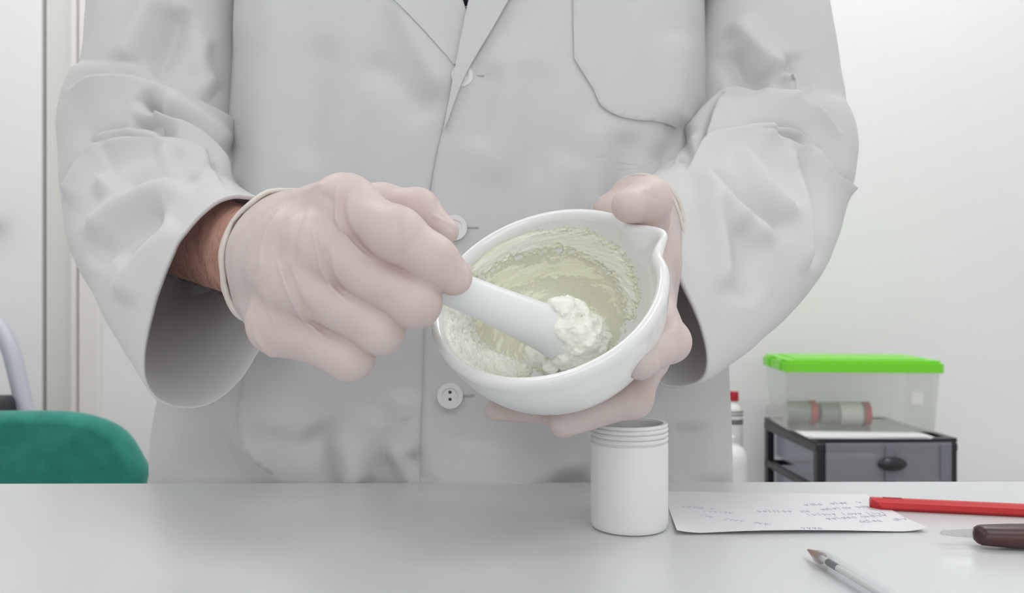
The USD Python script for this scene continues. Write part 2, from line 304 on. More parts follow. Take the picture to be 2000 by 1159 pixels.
# ---------------------------------------------------------------- the bench
YT = 0.12 * F / (942 - 579.5)                  # far edge of the bench top
bench = thing('lab_bench', 'white laminate bench top in the foreground under jar and paper', 'table', (0, YT, 0), math.radians(0.55))
obj('bench_top', rbox(2.4, 0.75, 0.035, 0.002, (0.1, -0.375, TABLE - 0.0175)), 'laminate', bench)
for sx in (-1.02, 1.22):
    for sy in (-0.06, -0.69): obj('leg', rbox(0.05, 0.05, TABLE - 0.035, 0.003, (sx, sy, (TABLE - 0.035) / 2)), 'grey_metal', bench)
obj('apron', box(-1.0, 1.2, -0.64, -0.62, TABLE - 0.12, TABLE - 0.035), 'grey_metal', bench)

# ---------------------------------------------------------------- the person's coat
zt = np.array([0.28, 0.60, 0.80, 0.86, 0.92, 0.96, 1.02, 1.10, 1.20, 1.30, 1.37, 1.42, 1.46])
Wz = PchipInterpolator(zt, [0.245, 0.235, 0.226, 0.224, 0.217, 0.210, 0.198, 0.186, 0.182, 0.180, 0.165, 0.125, 0.075])
Xz = PchipInterpolator(zt, [-0.052, -0.052, -0.053, -0.054, -0.050, -0.046, -0.040, -0.034, -0.032, -0.032, -0.032, -0.032, -0.032])
Fz = PchipInterpolator(zt, [0.560, 0.550, 0.540, 0.535, 0.532, 0.531, 0.531, 0.533, 0.538, 0.548, 0.565, 0.585, 0.610])
Bz = PchipInterpolator(zt, [0.82, 0.80, 0.775, 0.77, 0.765, 0.76, 0.76, 0.765, 0.775, 0.775, 0.76, 0.735, 0.71])
NEXP = 2.5
coat_folds = [
    ('r', 5, 42, [(560, -60), (530, 120), (515, 320), (520, 520)]), ('r', -4, 30, [(640, 60), (610, 240), (600, 340)]),
    ('r', 4, 45, [(760, 120), (740, 300), (735, 420)]), ('r', 5, 28, [(770, -40), (800, 60), (850, 150), (880, 200)]), ('r', -4, 30, [(700, 120), (780, 170), (850, 240)]),
    ('r', 4, 26, [(1160, 220), (1172, 330), (1165, 450)]), ('r', -5, 30, [(1225, 250), (1220, 330), (1195, 420)]), ('r', -3, 35, [(1060, 100), (1040, 240), (1050, 380)]),
    ('r', 4, 40, [(1120, 300), (1090, 400), (1080, 480)]), ('r', -3, 26, [(960, 120), (950, 200), (930, 300)]), ('r', 3, 60, [(1010, 60), (990, 220), (960, 380)]),
    ('r', 7, 30, [(640, 845), (668, 880), (684, 915), (690, 965)]), ('r', -7, 34, [(600, 830), (632, 880), (640, 930), (640, 970)]), ('r', 5, 34, [(740, 800), (712, 860), (715, 960)]),
    ('r', -6, 24, [(775, 900), (735, 925), (725, 965)]), ('r', 6, 20, [(745, 885), (785, 900), (808, 930), (818, 970)]), ('r', 4, 30, [(790, 760), (792, 850), (800, 900)]),
    ('r', -5, 14, [(805, 880), (815, 915), (826, 950)]), ('r', 4, 60, [(620, 700), (560, 780), (540, 860)]), ('r', -5, 60, [(480, 880), (400, 920), (320, 930)]),
    ('r', 9, 45, [(830, 960), (900, 945), (1000, 945), (1060, 960)]), ('r', 5, 26, [(1010, 960), (1060, 935), (1110, 918), (1160, 905)]), ('r', -5, 20, [(1070, 945), (1100, 935), (1150, 935)]),
    ('r', 5, 40, [(1390, 760), (1400, 860), (1410, 960)]), ('r', -6, 45, [(1330, 820), (1335, 880), (1325, 960)]), ('r', 3, 50, [(940, 860), (930, 930), (925, 960)]),
    ('r', -5, 30, [(460, 40), (450, 200), (455, 360)]), ('r', 6, 40, [(1330, 60), (1320, 180), (1310, 260)]), ('r', -6, 24, [(1352, 230), (1315, 285), (1270, 330)]),
]
def Ybase(x, z):
    w, f, b = Wz(z), Fz(z), Bz(z); u = np.clip(np.abs(x - Xz(z)) / w, 0, 0.999); s = (1 - u ** NEXP) ** (1 / NEXP); return f + (b - f) / 2 * (1 - s)
def Yf(x, z):
    """depth of the coat front with its folds"""
    sh = np.shape(x); x, z = np.ravel(x).astype(float), np.ravel(np.broadcast_to(z, sh)).astype(float); y = Ybase(x, z)
    px, py = proj(np.column_stack([x, y, z])); soft = (meshkit.fbm(np.column_stack([x * 14, z * 5, 0 * x + 3.3]), 3, 5) - 0.5) * 0.010
    return (y - stroke_field(px, py, coat_folds) * 0.001 - soft).reshape(sh)
def to_front(pts):
    """picture points onto the coat front: (x, z)"""
    out = []
    for px, py in pts:
        d = 0.54
        for _ in range(12):
            q = P(px, py, d); d = float(Ybase(np.array([q[0]]), np.array([q[2]]))[0])
        q = P(px, py, d); out.append((q[0], q[2]))
    return np.array(out)
def coat_patch(pts_px, t, off=lambda x, z: 0.0 * x, step=0.004, thick=None, dense=8):
    p = to_front(pts_px); poly = Polygon(p).buffer(0); ring = np.array(poly.exterior.coords)[:-1]
    cs = m3.CrossSection([ring if Polygon(ring).exterior.is_ccw else ring[::-1]])
    man = cs.extrude(1.0); man = man.scale((1, 1, t)).refine_to_length(step)
    V = man.to_mesh(); v = np.array(V.vert_properties[:, :3], float); f = np.array(V.tri_verts)
    h = v[:, 2] / t; x, z = v[:, 0].copy(), v[:, 1].copy(); T = t if thick is None else thick(x, z)
    y = Yf(x, z) - off(x, z) - h * T + 0.0004 * (1 - h)
    return trimesh.Trimesh(np.column_stack([x, y, z]), f, process=False)
person = thing('person', 'person in a white lab coat and latex gloves working cream in a mortar', 'person', (0, 0, 0))
na, nz = 420, 420
th = np.linspace(0, 1, na, endpoint=False); th = 2 * np.pi * th; th = th - 0.28 * np.sin(2 * (th - np.pi / 2)) * -1 * 0 ; 
zz = np.r_[np.linspace(0.28, 0.80, 40, endpoint=False), np.linspace(0.80, 1.22, nz - 100, endpoint=False), np.linspace(1.22, 1.46, 60)]
TH, ZZ = np.meshgrid(th, zz, indexing='ij')
c, s = np.cos(TH), np.sin(TH)                  # s > 0 is the front
X = Xz(ZZ) + Wz(ZZ) * np.sign(c) * np.abs(c) ** (2 / NEXP)
front = s >= 0
yc = (Fz(ZZ) + Bz(ZZ)) / 2; Y = yc - (Bz(ZZ) - Fz(ZZ)) / 2 * np.sign(s) * np.abs(s) ** (2 / NEXP)
disp = (Yf(X, ZZ) - Ybase(X, ZZ)) * np.clip(s * 3, 0, 1); Y = Y + disp
cm = trimesh.Trimesh(np.stack([X, Y, ZZ], -1).reshape(-1, 3), grid_faces(len(th), len(zz), True, True), process=False)
vee = to_front([(912, 20), (880, -60), (830, -240), (1010, -240), (950, -60)]); vp = Polygon(vee)
tc = cm.triangles_center; cut = contains_xy(vp, tc[:, 0], tc[:, 2]) & (tc[:, 1] < 0.62); cm.update_faces(~cut)
if cm.volume < 0: cm.invert()
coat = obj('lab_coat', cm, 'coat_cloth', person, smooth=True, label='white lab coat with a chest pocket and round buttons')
EDGE = [(934, -60), (914, 12), (890, 130), (868, 240), (850, 320), (837, 420), (831, 560), (829, 700), (825, 830), (822, 958)]
ex = to_front(EDGE)
def edge_x(z): return np.interp(z, ex[::-1, 1], ex[::-1, 0])
fade = lambda x, z: np.clip((x - edge_x(z)) / 0.12, 0, 1)
p_t = lambda x, z: 0.0022 * (1 - fade(x, z)) + 0.0014
right_line = [(1340, 958), (1320, 820), (1300, 640), (1300, 480), (1290, 330), (1300, 200), (1300, 60), (1300, -60)]
obj('front_panel', coat_patch([(a, b) for a, b in spline(EDGE, 60)] + right_line, 0.0022, thick=p_t), 'coat_cloth', coat, smooth=70, label='buttoned front panel lapping over the other')
panel_off = lambda x, z: 0.0022 * (1 - fade(x, z)) + 0.0014
LAPL = [(690, -60), (766, 0), (830, 62), (872, 108), (886, 126), (893, 124), (902, 75), (911, 24), (907, 10), (900, -12), (884, -60)]
obj('lapel', coat_patch(LAPL, 0.0008, off=lambda x, z: 0.0003 + 0 * x, step=0.003), 'coat_cloth', coat, smooth=70, label='flat lapel of the under panel')
lap_r = [(868, 258), (880, 228), (905, 162), (950, 82), (998, 0), (1035, -60)]
LAP = [(a, b) for a, b in EDGE[:4]] ; LAP = [(a + 1.5, b) for a, b in spline(LAP, 20)]
lap_lift = lambda x, z: panel_off(x, z) + 0.0005 + 0.0014 * np.clip((z - 1.07) / 0.04, 0, 1) + 0.045 * np.clip(x - edge_x(z), 0, 0.09) * np.clip((z - 1.02) / 0.05, 0, 1)
obj('lapel', coat_patch(LAP[:-1] + [(a, b) for a, b in spline(lap_r, 24)], 0.002, off=lap_lift, step=0.003), 'coat_cloth', coat, smooth=70, label='turned back lapel of the coat')
POCK = [(1118, -60), (1119, 40), (1121, 118), (1140, 148), (1158, 176), (1168, 200), (1174, 210), (1192, 222), (1215, 231), (1245, 236), (1275, 238), (1300, 243), (1322, 250), (1345, 130), (1355, -60)]
obj('pocket', coat_patch(POCK, 0.0018, off=panel_off), 'coat_cloth', coat, smooth=70, label='chest pocket with a slanted lower corner')
LOWP = [(496, 660), (486, 710), (472, 780), (468, 830), (474, 868), (486, 890), (506, 908), (530, 924), (544, 945), (548, 962), (845, 962), (848, 800), (850, 600), (500, 600)]
lowp_t = lambda x, z: 0.0018 * (1 - np.clip((x - lx0) / 0.05, 0, 1)) + 0.0014
lx0 = to_front([(475, 830)])[0, 0]
obj('pocket', coat_patch(LOWP, 0.0018, thick=lowp_t), 'coat_cloth', coat, smooth=70, label='lower side pocket with a curved edge')
LOWR = [(1262, 700), (1275, 745), (1288, 775), (1297, 805), (1303, 840), (1306, 962), (1210, 962), (1200, 700)]
rx0 = to_front([(1290, 780)])[0, 0]
obj('pocket', coat_patch(LOWR, 0.0016, off=panel_off, thick=lambda x, z: 0.0016 * (1 - np.clip((rx0 - x) / 0.025, 0, 1)) + 0.0008), 'coat_cloth', coat, smooth=70, label='lower pocket edge behind the white jar')
def seam(pts, off=0.0):
    pp_ = np.array(pts, float); tt_ = np.r_[0, np.cumsum(np.linalg.norm(np.diff(pp_, axis=0), axis=1))]; g_ = np.linspace(0, tt_[-1], 90); q = to_front(np.column_stack([np.interp(g_, tt_, pp_[:, 0]), np.interp(g_, tt_, pp_[:, 1])])); y = Yf(q[:, 0], q[:, 1]) - (off(q[:, 0], q[:, 1]) if callable(off) else off) - 0.0002
    obj('seam', tube(np.column_stack([q[:, 0], y, q[:, 1]]), 0.00042, 6), 'seam_thread', coat, smooth=True)
seam(LOWP[:11]); seam([(a - .5, b) for a, b in LOWR[:5]], panel_off)
seam([(a - 1, b) for a, b in spline(EDGE, 60)])
def button(px, py, rpx, off=0.0036):
    x, z = to_front([(px, py)])[0]; y = float(Yf(np.array([x]), np.array([z]))[0]) - off; r = rpx * y / F
    b = m3.CrossSection.circle(r, 48).extrude(0.0022) - m3.Manifold.cylinder(0.004, r * 0.62, r * 0.72, 48).translate((0, 0, 0.0016))
    for q in (-1, 1): b = b - m3.Manifold.cylinder(0.01, 0.0011, 0.0011, 16).translate((0, q * 0.0023, -0.002))
    b = tm(b); fr = lambda m: frame(m, np.array([1., 0, 0]), np.array([0, 0, 1.]), np.array([0, -1., 0]), np.array([x, y, z]))
    o = obj('button', fr(b), 'button_plastic', coat, smooth=25, label='round white button with two holes')
    bk = trimesh.creation.cylinder(r * 0.55, 0.0006, sections=24); obj('stitching', fr(move(bk, (0, 0, 0.0003))), 'button_hole', o, smooth=30)
    return x, y, z, r
for px, py, r, so in ((880, 772, 25, .0036), (888, 446, 25, .0036), (903, 150, 21, .0020)):
    x, y, z, rr = button(px, py, r, so)
    slit = rbox(0.011, 0.0006, 0.0009, 0.0003, (x + rr + 0.002, y - 0.0003, z + 0.0003)); obj('buttonhole', slit, 'thread', coat)
# the shirt seen in the neck of the coat
sh = [(x, z) for x, z in zip(*np.meshgrid(np.linspace(-1, 1, 30), np.linspace(0, 1, 30)))] if False else None
zz2 = np.linspace(0.95, 1.455, 60); TH2, Z2 = np.meshgrid(np.linspace(0, 2 * np.pi, 90, endpoint=False), zz2, indexing='ij'); c2, s2 = np.cos(TH2), np.sin(TH2)
X2 = Xz(Z2) + (Wz(Z2) - 0.02) * np.sign(c2) * np.abs(c2) ** 0.8
Y2 = (Fz(Z2) + Bz(Z2)) / 2 - ((Bz(Z2) - Fz(Z2)) / 2 - 0.022) * np.sign(s2) * np.abs(s2) ** 0.8
obj('shirt', trimesh.Trimesh(np.stack([X2, Y2, Z2], -1).reshape(-1, 3), grid_faces(90, 60, True, True), process=False), 'shirt_cloth', person, smooth=True, label='dark shirt in the neck of the coat')

# sleeves: rings between the two outlines of the arm
def sleeve(rings, strokes, nv=360, nu=280, name='sleeve', label=None, soft=0.004, seed=1):
    """rings: (outer px, py, depth), (inner px, py, depth), b vector (metres, half thickness towards the camera)"""
    O = np.array([P(*r[0]) for r in rings]); I = np.array([P(*r[1]) for r in rings]); Bv = np.array([r[2] for r in rings], float)
    Cn, A = (O + I) / 2, (O - I) / 2
    t = np.r_[0, np.cumsum(np.linalg.norm(np.diff(Cn, axis=0), axis=1) + 0.012)]
    u = np.linspace(0, t[-1], nv); pc = lambda a: PchipInterpolator(t, a)(u); Cn, A, Bv = pc(Cn), pc(A), pc(Bv)
    ph = np.arange(nu) * 2 * np.pi / nu
    pw_ = lambda q: np.sign(q) * np.abs(q) ** 0.8
    shell = Cn[:, None] + pw_(np.cos(ph))[None, :, None] * A[:, None] + pw_(np.sin(ph))[None, :, None] * Bv[:, None]
    V = shell.reshape(-1, 3); f = grid_faces(nv, nu); wrap = []
    I_, J_ = np.meshgrid(np.arange(nv - 1), [nu - 1], indexing='ij'); q = np.stack([I_ * nu + J_, (I_ + 1) * nu + J_, (I_ + 1) * nu, I_ * nu], -1).reshape(-1, 4)
    f = np.vstack([f, q[:, [0, 1, 2]], q[:, [0, 2, 3]]])
    m = trimesh.Trimesh(V, f, process=False)
    out = vnormals(m); mid = np.repeat(Cn, nu, 0)
    if ((V - mid) * out).sum() < 0: m = trimesh.Trimesh(V, f[:, ::-1], process=False)
    m = sculpt(m, strokes, 0.0020); N = vnormals(m); V = np.array(m.vertices)
    V = V + N * ((meshkit.fbm(V * 22 + seed * 7.1, 3, seed) - 0.5) * soft)[:, None]
    # hem: turn in at the cuff and run back inside
    G = V.reshape(nv, nu, 3); last = G[-1]; cen = last.mean(0); extra = []
    back = (Cn[-16] - Cn[-1]); back /= np.linalg.norm(back)
    for k in range(40):
        j = nv - 1 - int(k * 4.4); ring = G[j]; cj = ring.mean(0); extra.append(cj + (ring - cj) * (1 - 0.0022 / np.linalg.norm(ring - cj, axis=1, keepdims=True)))
    E = np.array(extra); allr = np.concatenate([G, E], 0); n2 = len(allr); f = grid_faces(n2, nu)
    I_, J_ = np.meshgrid(np.arange(n2 - 1), [nu - 1], indexing='ij'); q = np.stack([I_ * nu + J_, (I_ + 1) * nu + J_, (I_ + 1) * nu, I_ * nu], -1).reshape(-1, 4)
    f = np.vstack([f, q[:, [0, 1, 2]], q[:, [0, 2, 3]]]); m2 = trimesh.Trimesh(allr.reshape(-1, 3), f, process=False)
    if ((m2.triangles_center[:nu * 40] - cat([m2]).vertices[:nu * 40].mean(0)) * m2.face_normals[:nu * 40]).sum() < 0: m2.invert()
    return obj(name, m2, 'sleeve_cloth', coat, smooth=True, label=label)
bL = np.array([-0.024, -0.012, 0.006]); b0 = np.array([0, -0.062, 0.004])
mix = lambda a, b, t: a * (1 - t) + b * t
left_rings = [
    ((205, -330, .66), (480, -330, .66), b0), ((200, -150, .655), (478, -150, .655), b0), ((198, 0, .645), (476, 0, .645), b0), ((194, 90, .645), (478, 100, .645), b0),
    ((186, 150, .645), (480, 190, .64), b0), ((176, 186, .648), (474, 235, .625), mix(b0, np.array([-.01, -.062, .02]), .6)), ((158, 285, .65), (466, 280, .60), np.array([-.012, -.056, .026])),
    ((160, 372, .645), (458, 325, .575), np.array([-.016, -.046, .026])), ((172, 480, .625), (462, 358, .545), np.array([-.019, -.042, .022])), ((203, 563, .58), (476, 370, .505), np.array([-.021, -.038, .018])),
    ((248, 628, .535), (490, 377, .477), np.array([-.023, -.033, .013])), ((296, 712, .495), (502, 381, .455), np.array([-.0245, -.026, .009])), ((352, 797, .463), (508, 384, .438), np.array([-.0255, -.020, .0065]))]
left_strokes = [
    ('s', 6, 34, [(120, 178), (192, 155), (290, 168), (380, 208), (455, 243), (500, 266)]),
    ('s', 5.5, 24, [(278, 178), (292, 212), (340, 246), (400, 285), (440, 330), (480, 385)]),
    ('r', -5, 16, [(286, 190), (296, 208), (318, 224)]), ('r', 4, 16, [(310, 195), (360, 228), (410, 262), (455, 300)]),
    ('s', 4.5, 16, [(160, 292), (195, 268), (250, 258), (310, 258), (345, 274)]), ('r', -5, 12, [(255, 252), (300, 252), (328, 264), (350, 276)]),
    ('s', 4.5, 18, [(180, 288), (230, 282), (300, 282), (345, 292), (390, 312), (420, 345), (450, 375)]),
    ('s', 4, 26, [(112, 390), (150, 335), (190, 288), (215, 280)]), ('r', 4.5, 18, [(190, 395), (240, 345), (300, 322), (370, 325)]), ('r', -4, 18, [(215, 365), (275, 322), (330, 305)]),
    ('r', -4, 16, [(235, 385), (290, 348), (350, 340), (400, 352)]), ('r', 4, 20, [(165, 475), (230, 410), (300, 378), (390, 372)]), ('r', -4, 22, [(175, 525), (250, 440), (330, 405)]),
    ('r', 5, 26, [(240, 140), (265, 80), (290, 30), (305, -30)]), ('r', -5, 26, [(290, 140), (335, 85), (350, 10)]), ('r', 4, 22, [(240, 600), (290, 500), (350, 430)]), ('r', -4, 24, [(230, 520), (280, 470), (330, 430)]), ('r', 4, 22, [(400, 60), (390, 130), (420, 190)])]
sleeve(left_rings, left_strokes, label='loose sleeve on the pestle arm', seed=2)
right_rings = [
    ((1575, -330, .66), (1385, -330, .66), b0), ((1583, -150, .655), (1380, -150, .655), b0), ((1592, 0, .645), (1372, 0, .645), b0), ((1614, 100, .645), (1352, 100, .645), b0),
    ((1630, 215, .648), (1338, 195, .64), b0), ((1632, 258, .65), (1334, 250, .625), np.array([.006, -.062, .012])), ((1640, 325, .65), (1322, 300, .60), np.array([.012, -.056, .026])),
    ((1638, 385, .64), (1300, 328, .575), np.array([.016, -.046, .026])), ((1612, 465, .62), (1270, 345, .55), np.array([.019, -.042, .022])), ((1576, 553, .575), (1240, 362, .518), np.array([.021, -.038, .018])),
    ((1510, 635, .537), (1212, 377, .497), np.array([.023, -.033, .013])), ((1425, 700, .497), (1186, 391, .477), np.array([.0235, -.026, .006])), ((1334, 757, .463), (1166, 403, .463), np.array([.0225, -.020, .003]))]
right_strokes = [
    ('s', 6, 28, [(1300, 345), (1345, 270), (1385, 222), (1422, 187), (1490, 191), (1555, 198), (1610, 228), (1660, 270)]),
    ('s', 5, 16, [(1335, 340), (1375, 285), (1402, 238), (1425, 190)]), ('r', -5, 12, [(1332, 262), (1338, 290), (1345, 320)]),
    ('s', -4.5, 26, [(1562, 200), (1545, 170), (1537, 148), (1525, 105)]), ('r', 4, 14, [(1535, 140), (1548, 172), (1566, 200)]),
    ('s', 5, 20, [(1350, 318), (1405, 278), (1470, 256), (1530, 254), (1575, 270), (1600, 295)]), ('r', -5, 10, [(1500, 262), (1535, 270), (1570, 284)]), ('s', 4, 12, [(1470, 268), (1520, 274), (1560, 288), (1590, 290)]),
    ('s', 5, 24, [(1580, 275), (1610, 320), (1640, 350), (1690, 372)]), ('r', 5, 12, [(1522, 280), (1545, 335), (1562, 395), (1570, 470), (1568, 545)]), ('r', -4, 18, [(1545, 300), (1575, 370), (1590, 450), (1585, 530)]),
    ('r', 4.5, 15, [(1428, 298), (1475, 348), (1525, 405), (1562, 428)]), ('r', -4.5, 16, [(1390, 330), (1450, 380), (1510, 430), (1540, 480)]), ('r', 4, 20, [(1355, 325), (1415, 400), (1475, 450), (1520, 475)]),
    ('r', 5, 24, [(1435, 30), (1478, 90), (1530, 140)]), ('r', -5, 24, [(1420, 95), (1450, 150), (1505, 180)]), ('r', 4, 20, [(1370, 360), (1400, 480), (1410, 580)]), ('r', -3.5, 22, [(1440, 420), (1460, 520), (1450, 600)])]
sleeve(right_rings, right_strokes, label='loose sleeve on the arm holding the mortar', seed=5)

# ---------------------------------------------------------------- gloves
# hand on the pestle
WR = P(500, 500, .42); EL = P(292, 432, .66); ax = (WR - EL) / np.linalg.norm(WR - EL)
up = np.array([0.05, 0.1, 1.0]); up -= ax * (up @ ax); up /= np.linalg.norm(up); sd = np.cross(up, ax)
def wrist_sdf(p, base, tip, u, half, r0, r1, k=0.012):
    a = cone(p, base + u * half * 1.1, tip + u * half, r0, r1); b = cone(p, base - u * half * 1.1, tip - u * half, r0, r1); return smin(a, b, k * 2)
def hand_r(p, e=0.0):
    fist = P(600, 515, .372)
    palm = wrist_sdf(p, EL, WR, up, 0.010, 0.025, 0.0140)
    mcps = [J(672, 408, .352, 62), J(615, 478, .342, 60), J(570, 548, .343, 57), J(545, 632, .352, 54)]
    wr4 = [(WR + up * 0.013, 0.013), (WR + up * 0.004, 0.0135), (WR - up * 0.004, 0.0135), (WR - up * 0.013, 0.0128)]
    for (a, ra), (b, rb) in zip(wr4, mcps): palm = smin(palm, cone(p, a, b, ra, rb), 0.006)
    palm = smin(palm, cone(p, WR + ax * .012, P(585, 500, .362), .012, .020), 0.014)
    palm = smin(palm, cone(p, P(560, 500, .39), P(680, 520, .372), 0.024, 0.018), 0.012)
    fingers = [
        chain(p, [J(676, 412, .350, 58), J(775, 458, .330, 50), J(845, 508, .331, 44), J(886, 541, .335, 37)], 0.006),
        chain(p, [J(620, 482, .342, 52), J(810, 590, .333, 49), J(812, 575, .352, 42), J(770, 545, .368, 38)], 0.005),
        chain(p, [J(572, 550, .343, 50), J(742, 645, .338, 45), J(738, 622, .360, 40), J(700, 590, .374, 36)], 0.005),
        chain(p, [J(548, 632, .350, 51), J(684, 698, .345, 44), J(680, 674, .366, 38), J(650, 645, .376, 33)], 0.005)]
    d = None
    for f in fingers:
        g = smin(palm, f, 0.011); d = g if d is None else smin(d, g, 0.0012)
    thumb = chain(p, [J(640, 430, .40, 62), J(745, 410, .385, 48), J(815, 410, .374, 38), J(872, 452, .369, 25)], 0.006)
    d = smin(d, smin(palm, thumb, 0.008), 0.002)
    return d
cut_c = P(551, 500, .409); cu = np.array([.31, 0, .95]); cu /= np.linalg.norm(cu); cn = ax - cu * (ax @ cu); cn /= np.linalg.norm(cn)
gl = nets(lambda p: np.maximum(hand_r(p) , -((p - cut_c) @ cn)), P(425, 320, .33) - [0.045, .06, 0.10], P(945, 320, .37) + [0.02, .11, 0.005], 0.0008)
gl_strokes = [
    ('r', 1.5, 4.5, [(664, 352), (657, 400), (662, 440), (680, 470), (700, 492), (735, 508)]), ('r', -1.2, 7, [(676, 362), (668, 400), (673, 436), (690, 464), (712, 484)]),
    ('r', 1.2, 4.5, [(608, 430), (622, 500), (643, 555), (666, 582), (690, 598)]), ('r', -1.2, 7, [(640, 470), (640, 520), (655, 555), (678, 578)]),
    ('r', 1.4, 4.5, [(538, 499), (556, 550), (580, 602), (612, 643), (650, 669)]), ('r', -1.0, 7, [(556, 510), (572, 555), (594, 598), (624, 634)]), ('r', 1.0, 6, [(560, 400), (530, 440), (512, 490), (508, 540)]), ('r', -0.9, 8, [(600, 400), (580, 450), (575, 520)]),
    ('r', 0.9, 5, [(560, 390), (600, 372), (640, 356)]), ('r', 1.2, 4, [(496, 640), (516, 680), (545, 705), (598, 732)]), ('r', -0.8, 6, [(770, 425), (790, 470), (775, 510)]), ('r', 0.7, 4, [(905, 515), (914, 545), (908, 572)]),
    ('r', 0.8, 5, [(520, 560), (530, 610), (550, 650)]), ('r', -0.7, 6, [(850, 385), (870, 430), (893, 452)]), ('r', 0.7, 4, [(838, 420), (866, 430), (897, 450)]), ('r', -0.7, 9, [(620, 380), (650, 395), (655, 430)])]
gl = sculpt(gl, gl_strokes)
glR = obj('glove', gl, 'latex', person, smooth=True, label='pale latex glove gripping the pestle')
def section_ring(m, C, n, u, w, grow=0.0, n_out=120):
    """outline of a mesh where a plane cuts it, as a ring of points ordered round C"""
    seg = trimesh.intersections.mesh_plane(m, n, C); q = seg.reshape(-1, 3); q = q[np.linalg.norm(q - C, axis=1) < 0.055]; C = (q.min(0) + q.max(0)) / 2; C = C - n * ((C - q[0]) @ n)
    a = np.arctan2((q - C) @ w, (q - C) @ u); r = np.linalg.norm(q - C, axis=1); g = np.linspace(-np.pi, np.pi, n_out + 1)[:-1]
    o = np.argsort(a); rad = np.interp(g, a[o], r[o], period=2 * np.pi); rad = np.convolve(np.r_[rad[-4:], rad, rad[:4]], np.ones(9) / 9, 'valid') + grow
    return C, C + np.cos(g)[:, None] * u * rad[:, None] + np.sin(g)[:, None] * w * rad[:, None]
def cuff(m, parent, C, n, u, rows, seed):
    w = np.cross(u, n)
    for k, (s_, rr, wob, grow) in enumerate(rows):
        Cq, q = section_ring(m, C + n * s_, n, u, w, grow); wv = (meshkit.fbm(q * 60 + seed + k * 3, 3, seed + k) - 0.5)[:, None] * wob * 2
        obj('rolled_cuff', tube(q + n * wv + (q - Cq) * np.abs(wv) * 6, rr * (0.8 + 0.5 * meshkit.noise(q * 130 + k, 3)), 8, True), 'latex_bead', parent, smooth=True)
cuff(gl, glR, cut_c, cn, cu, ((0.001, 0.0018, 0.0012, 0.0008), (0.0050, 0.0014, 0.003, 0.0016), (0.0100, 0.0011, 0.005, 0.0011)), 3)

# hand round the mortar
WL = P(1250, 450, .470); EL2 = P(1462, 405, .66); ax2 = (WL - EL2) / np.linalg.norm(WL - EL2)
up2 = np.array([0.0, 0.1, 1.0]); up2 -= ax2 * (up2 @ ax2); up2 /= np.linalg.norm(up2); sd2 = np.cross(up2, ax2)
def hand_l(p):
    palm = wrist_sdf(p, EL2, WL, up2, 0.010, 0.025, 0.0150)
    for a, ra, b, rb in ((WL + up2 * .012, .017, P(1255, 500, .445), .019), (WL, .018, P(1250, 580, .44), .018), (WL - up2 * .012, .017, P(1232, 650, .44), .017), (WL - up2 * .014, .016, P(1210, 700, .438), .015)):
        palm = smin(palm, cone(p, a, b, ra, rb), 0.012)
    fingers = [
        chain(p, [J(1260, 500, .440, 42), J(1276, 590, .418, 38), J(1308, 668, .383, 37), J(1250, 710, .358, 33)], 0.006),
        chain(p, [J(1255, 600, .440, 42), J(1268, 700, .425, 36), J(1238, 780, .402, 33), J(1100, 826, .391, 30)], 0.006),
        chain(p, [J(1230, 660, .440, 40), J(1210, 760, .430, 32), J(1120, 808, .415, 26), J(966, 802, .408, 20)], 0.006),
        chain(p, [J(1205, 700, .440, 36), J(1160, 760, .435, 28), J(1060, 770, .43, 22)], 0.006)]
    d = None
    for f in fingers:
        g = smin(palm, f, 0.008); d = g if d is None else smin(d, g, 0.0012)
    thumb = chain(p, [J(1252, 470, .445, 52), J(1262, 425, .420, 42), J(1264, 394, .398, 44), J(1228, 402, .380, 34)], 0.006)
    d = smin(d, smin(palm, thumb, 0.008), 0.002)
    return smin(d, cone(p, P(1192, 416, .455), P(1240, 440, .455), 0.010, 0.013), 0.01)
cut2 = P(1262, 447, .479)
gl2 = nets(lambda p: np.maximum(hand_l(p), -((p - cut2) @ ax2)), [P(930, 700, .39)[0], .335, P(1200, 875, .40)[2]], [P(1390, 400, .42)[0], .53, P(1200, 335, .46)[2] + .01], 0.00085)
gl2_strokes = [
    ('r', -0.7, 7, [(1318, 600), (1335, 640), (1325, 680)]), ('r', 0.5, 4, [(1280, 660), (1300, 652), (1320, 650)]), ('r', 0.6, 4, [(1262, 765), (1245, 790), (1215, 815)]), ('r', 0.6, 5, [(1275, 735), (1282, 720), (1278, 700)]),
    ('r', 0.5, 4, [(1240, 780), (1200, 800), (1150, 810)]), ('r', -0.5, 5, [(1255, 372), (1275, 385), (1290, 390)]), ('r', 0.5, 4, [(1300, 560), (1312, 590), (1322, 610)]), ('r', -0.5, 5, [(1085, 808), (1110, 830), (1105, 850)])]
gl2 = sculpt(gl2, gl2_strokes)
glL = obj('glove', gl2, 'latex', person, smooth=True, label='pale latex glove holding the mortar')
cuff(gl2, glL, cut2, ax2, up2, ((0.0006, 0.0016, 0.0012, 0.0004), (0.0045, 0.0012, 0.004, 0.0005), (0.009, 0.0010, 0.005, 0.0003)), 13)

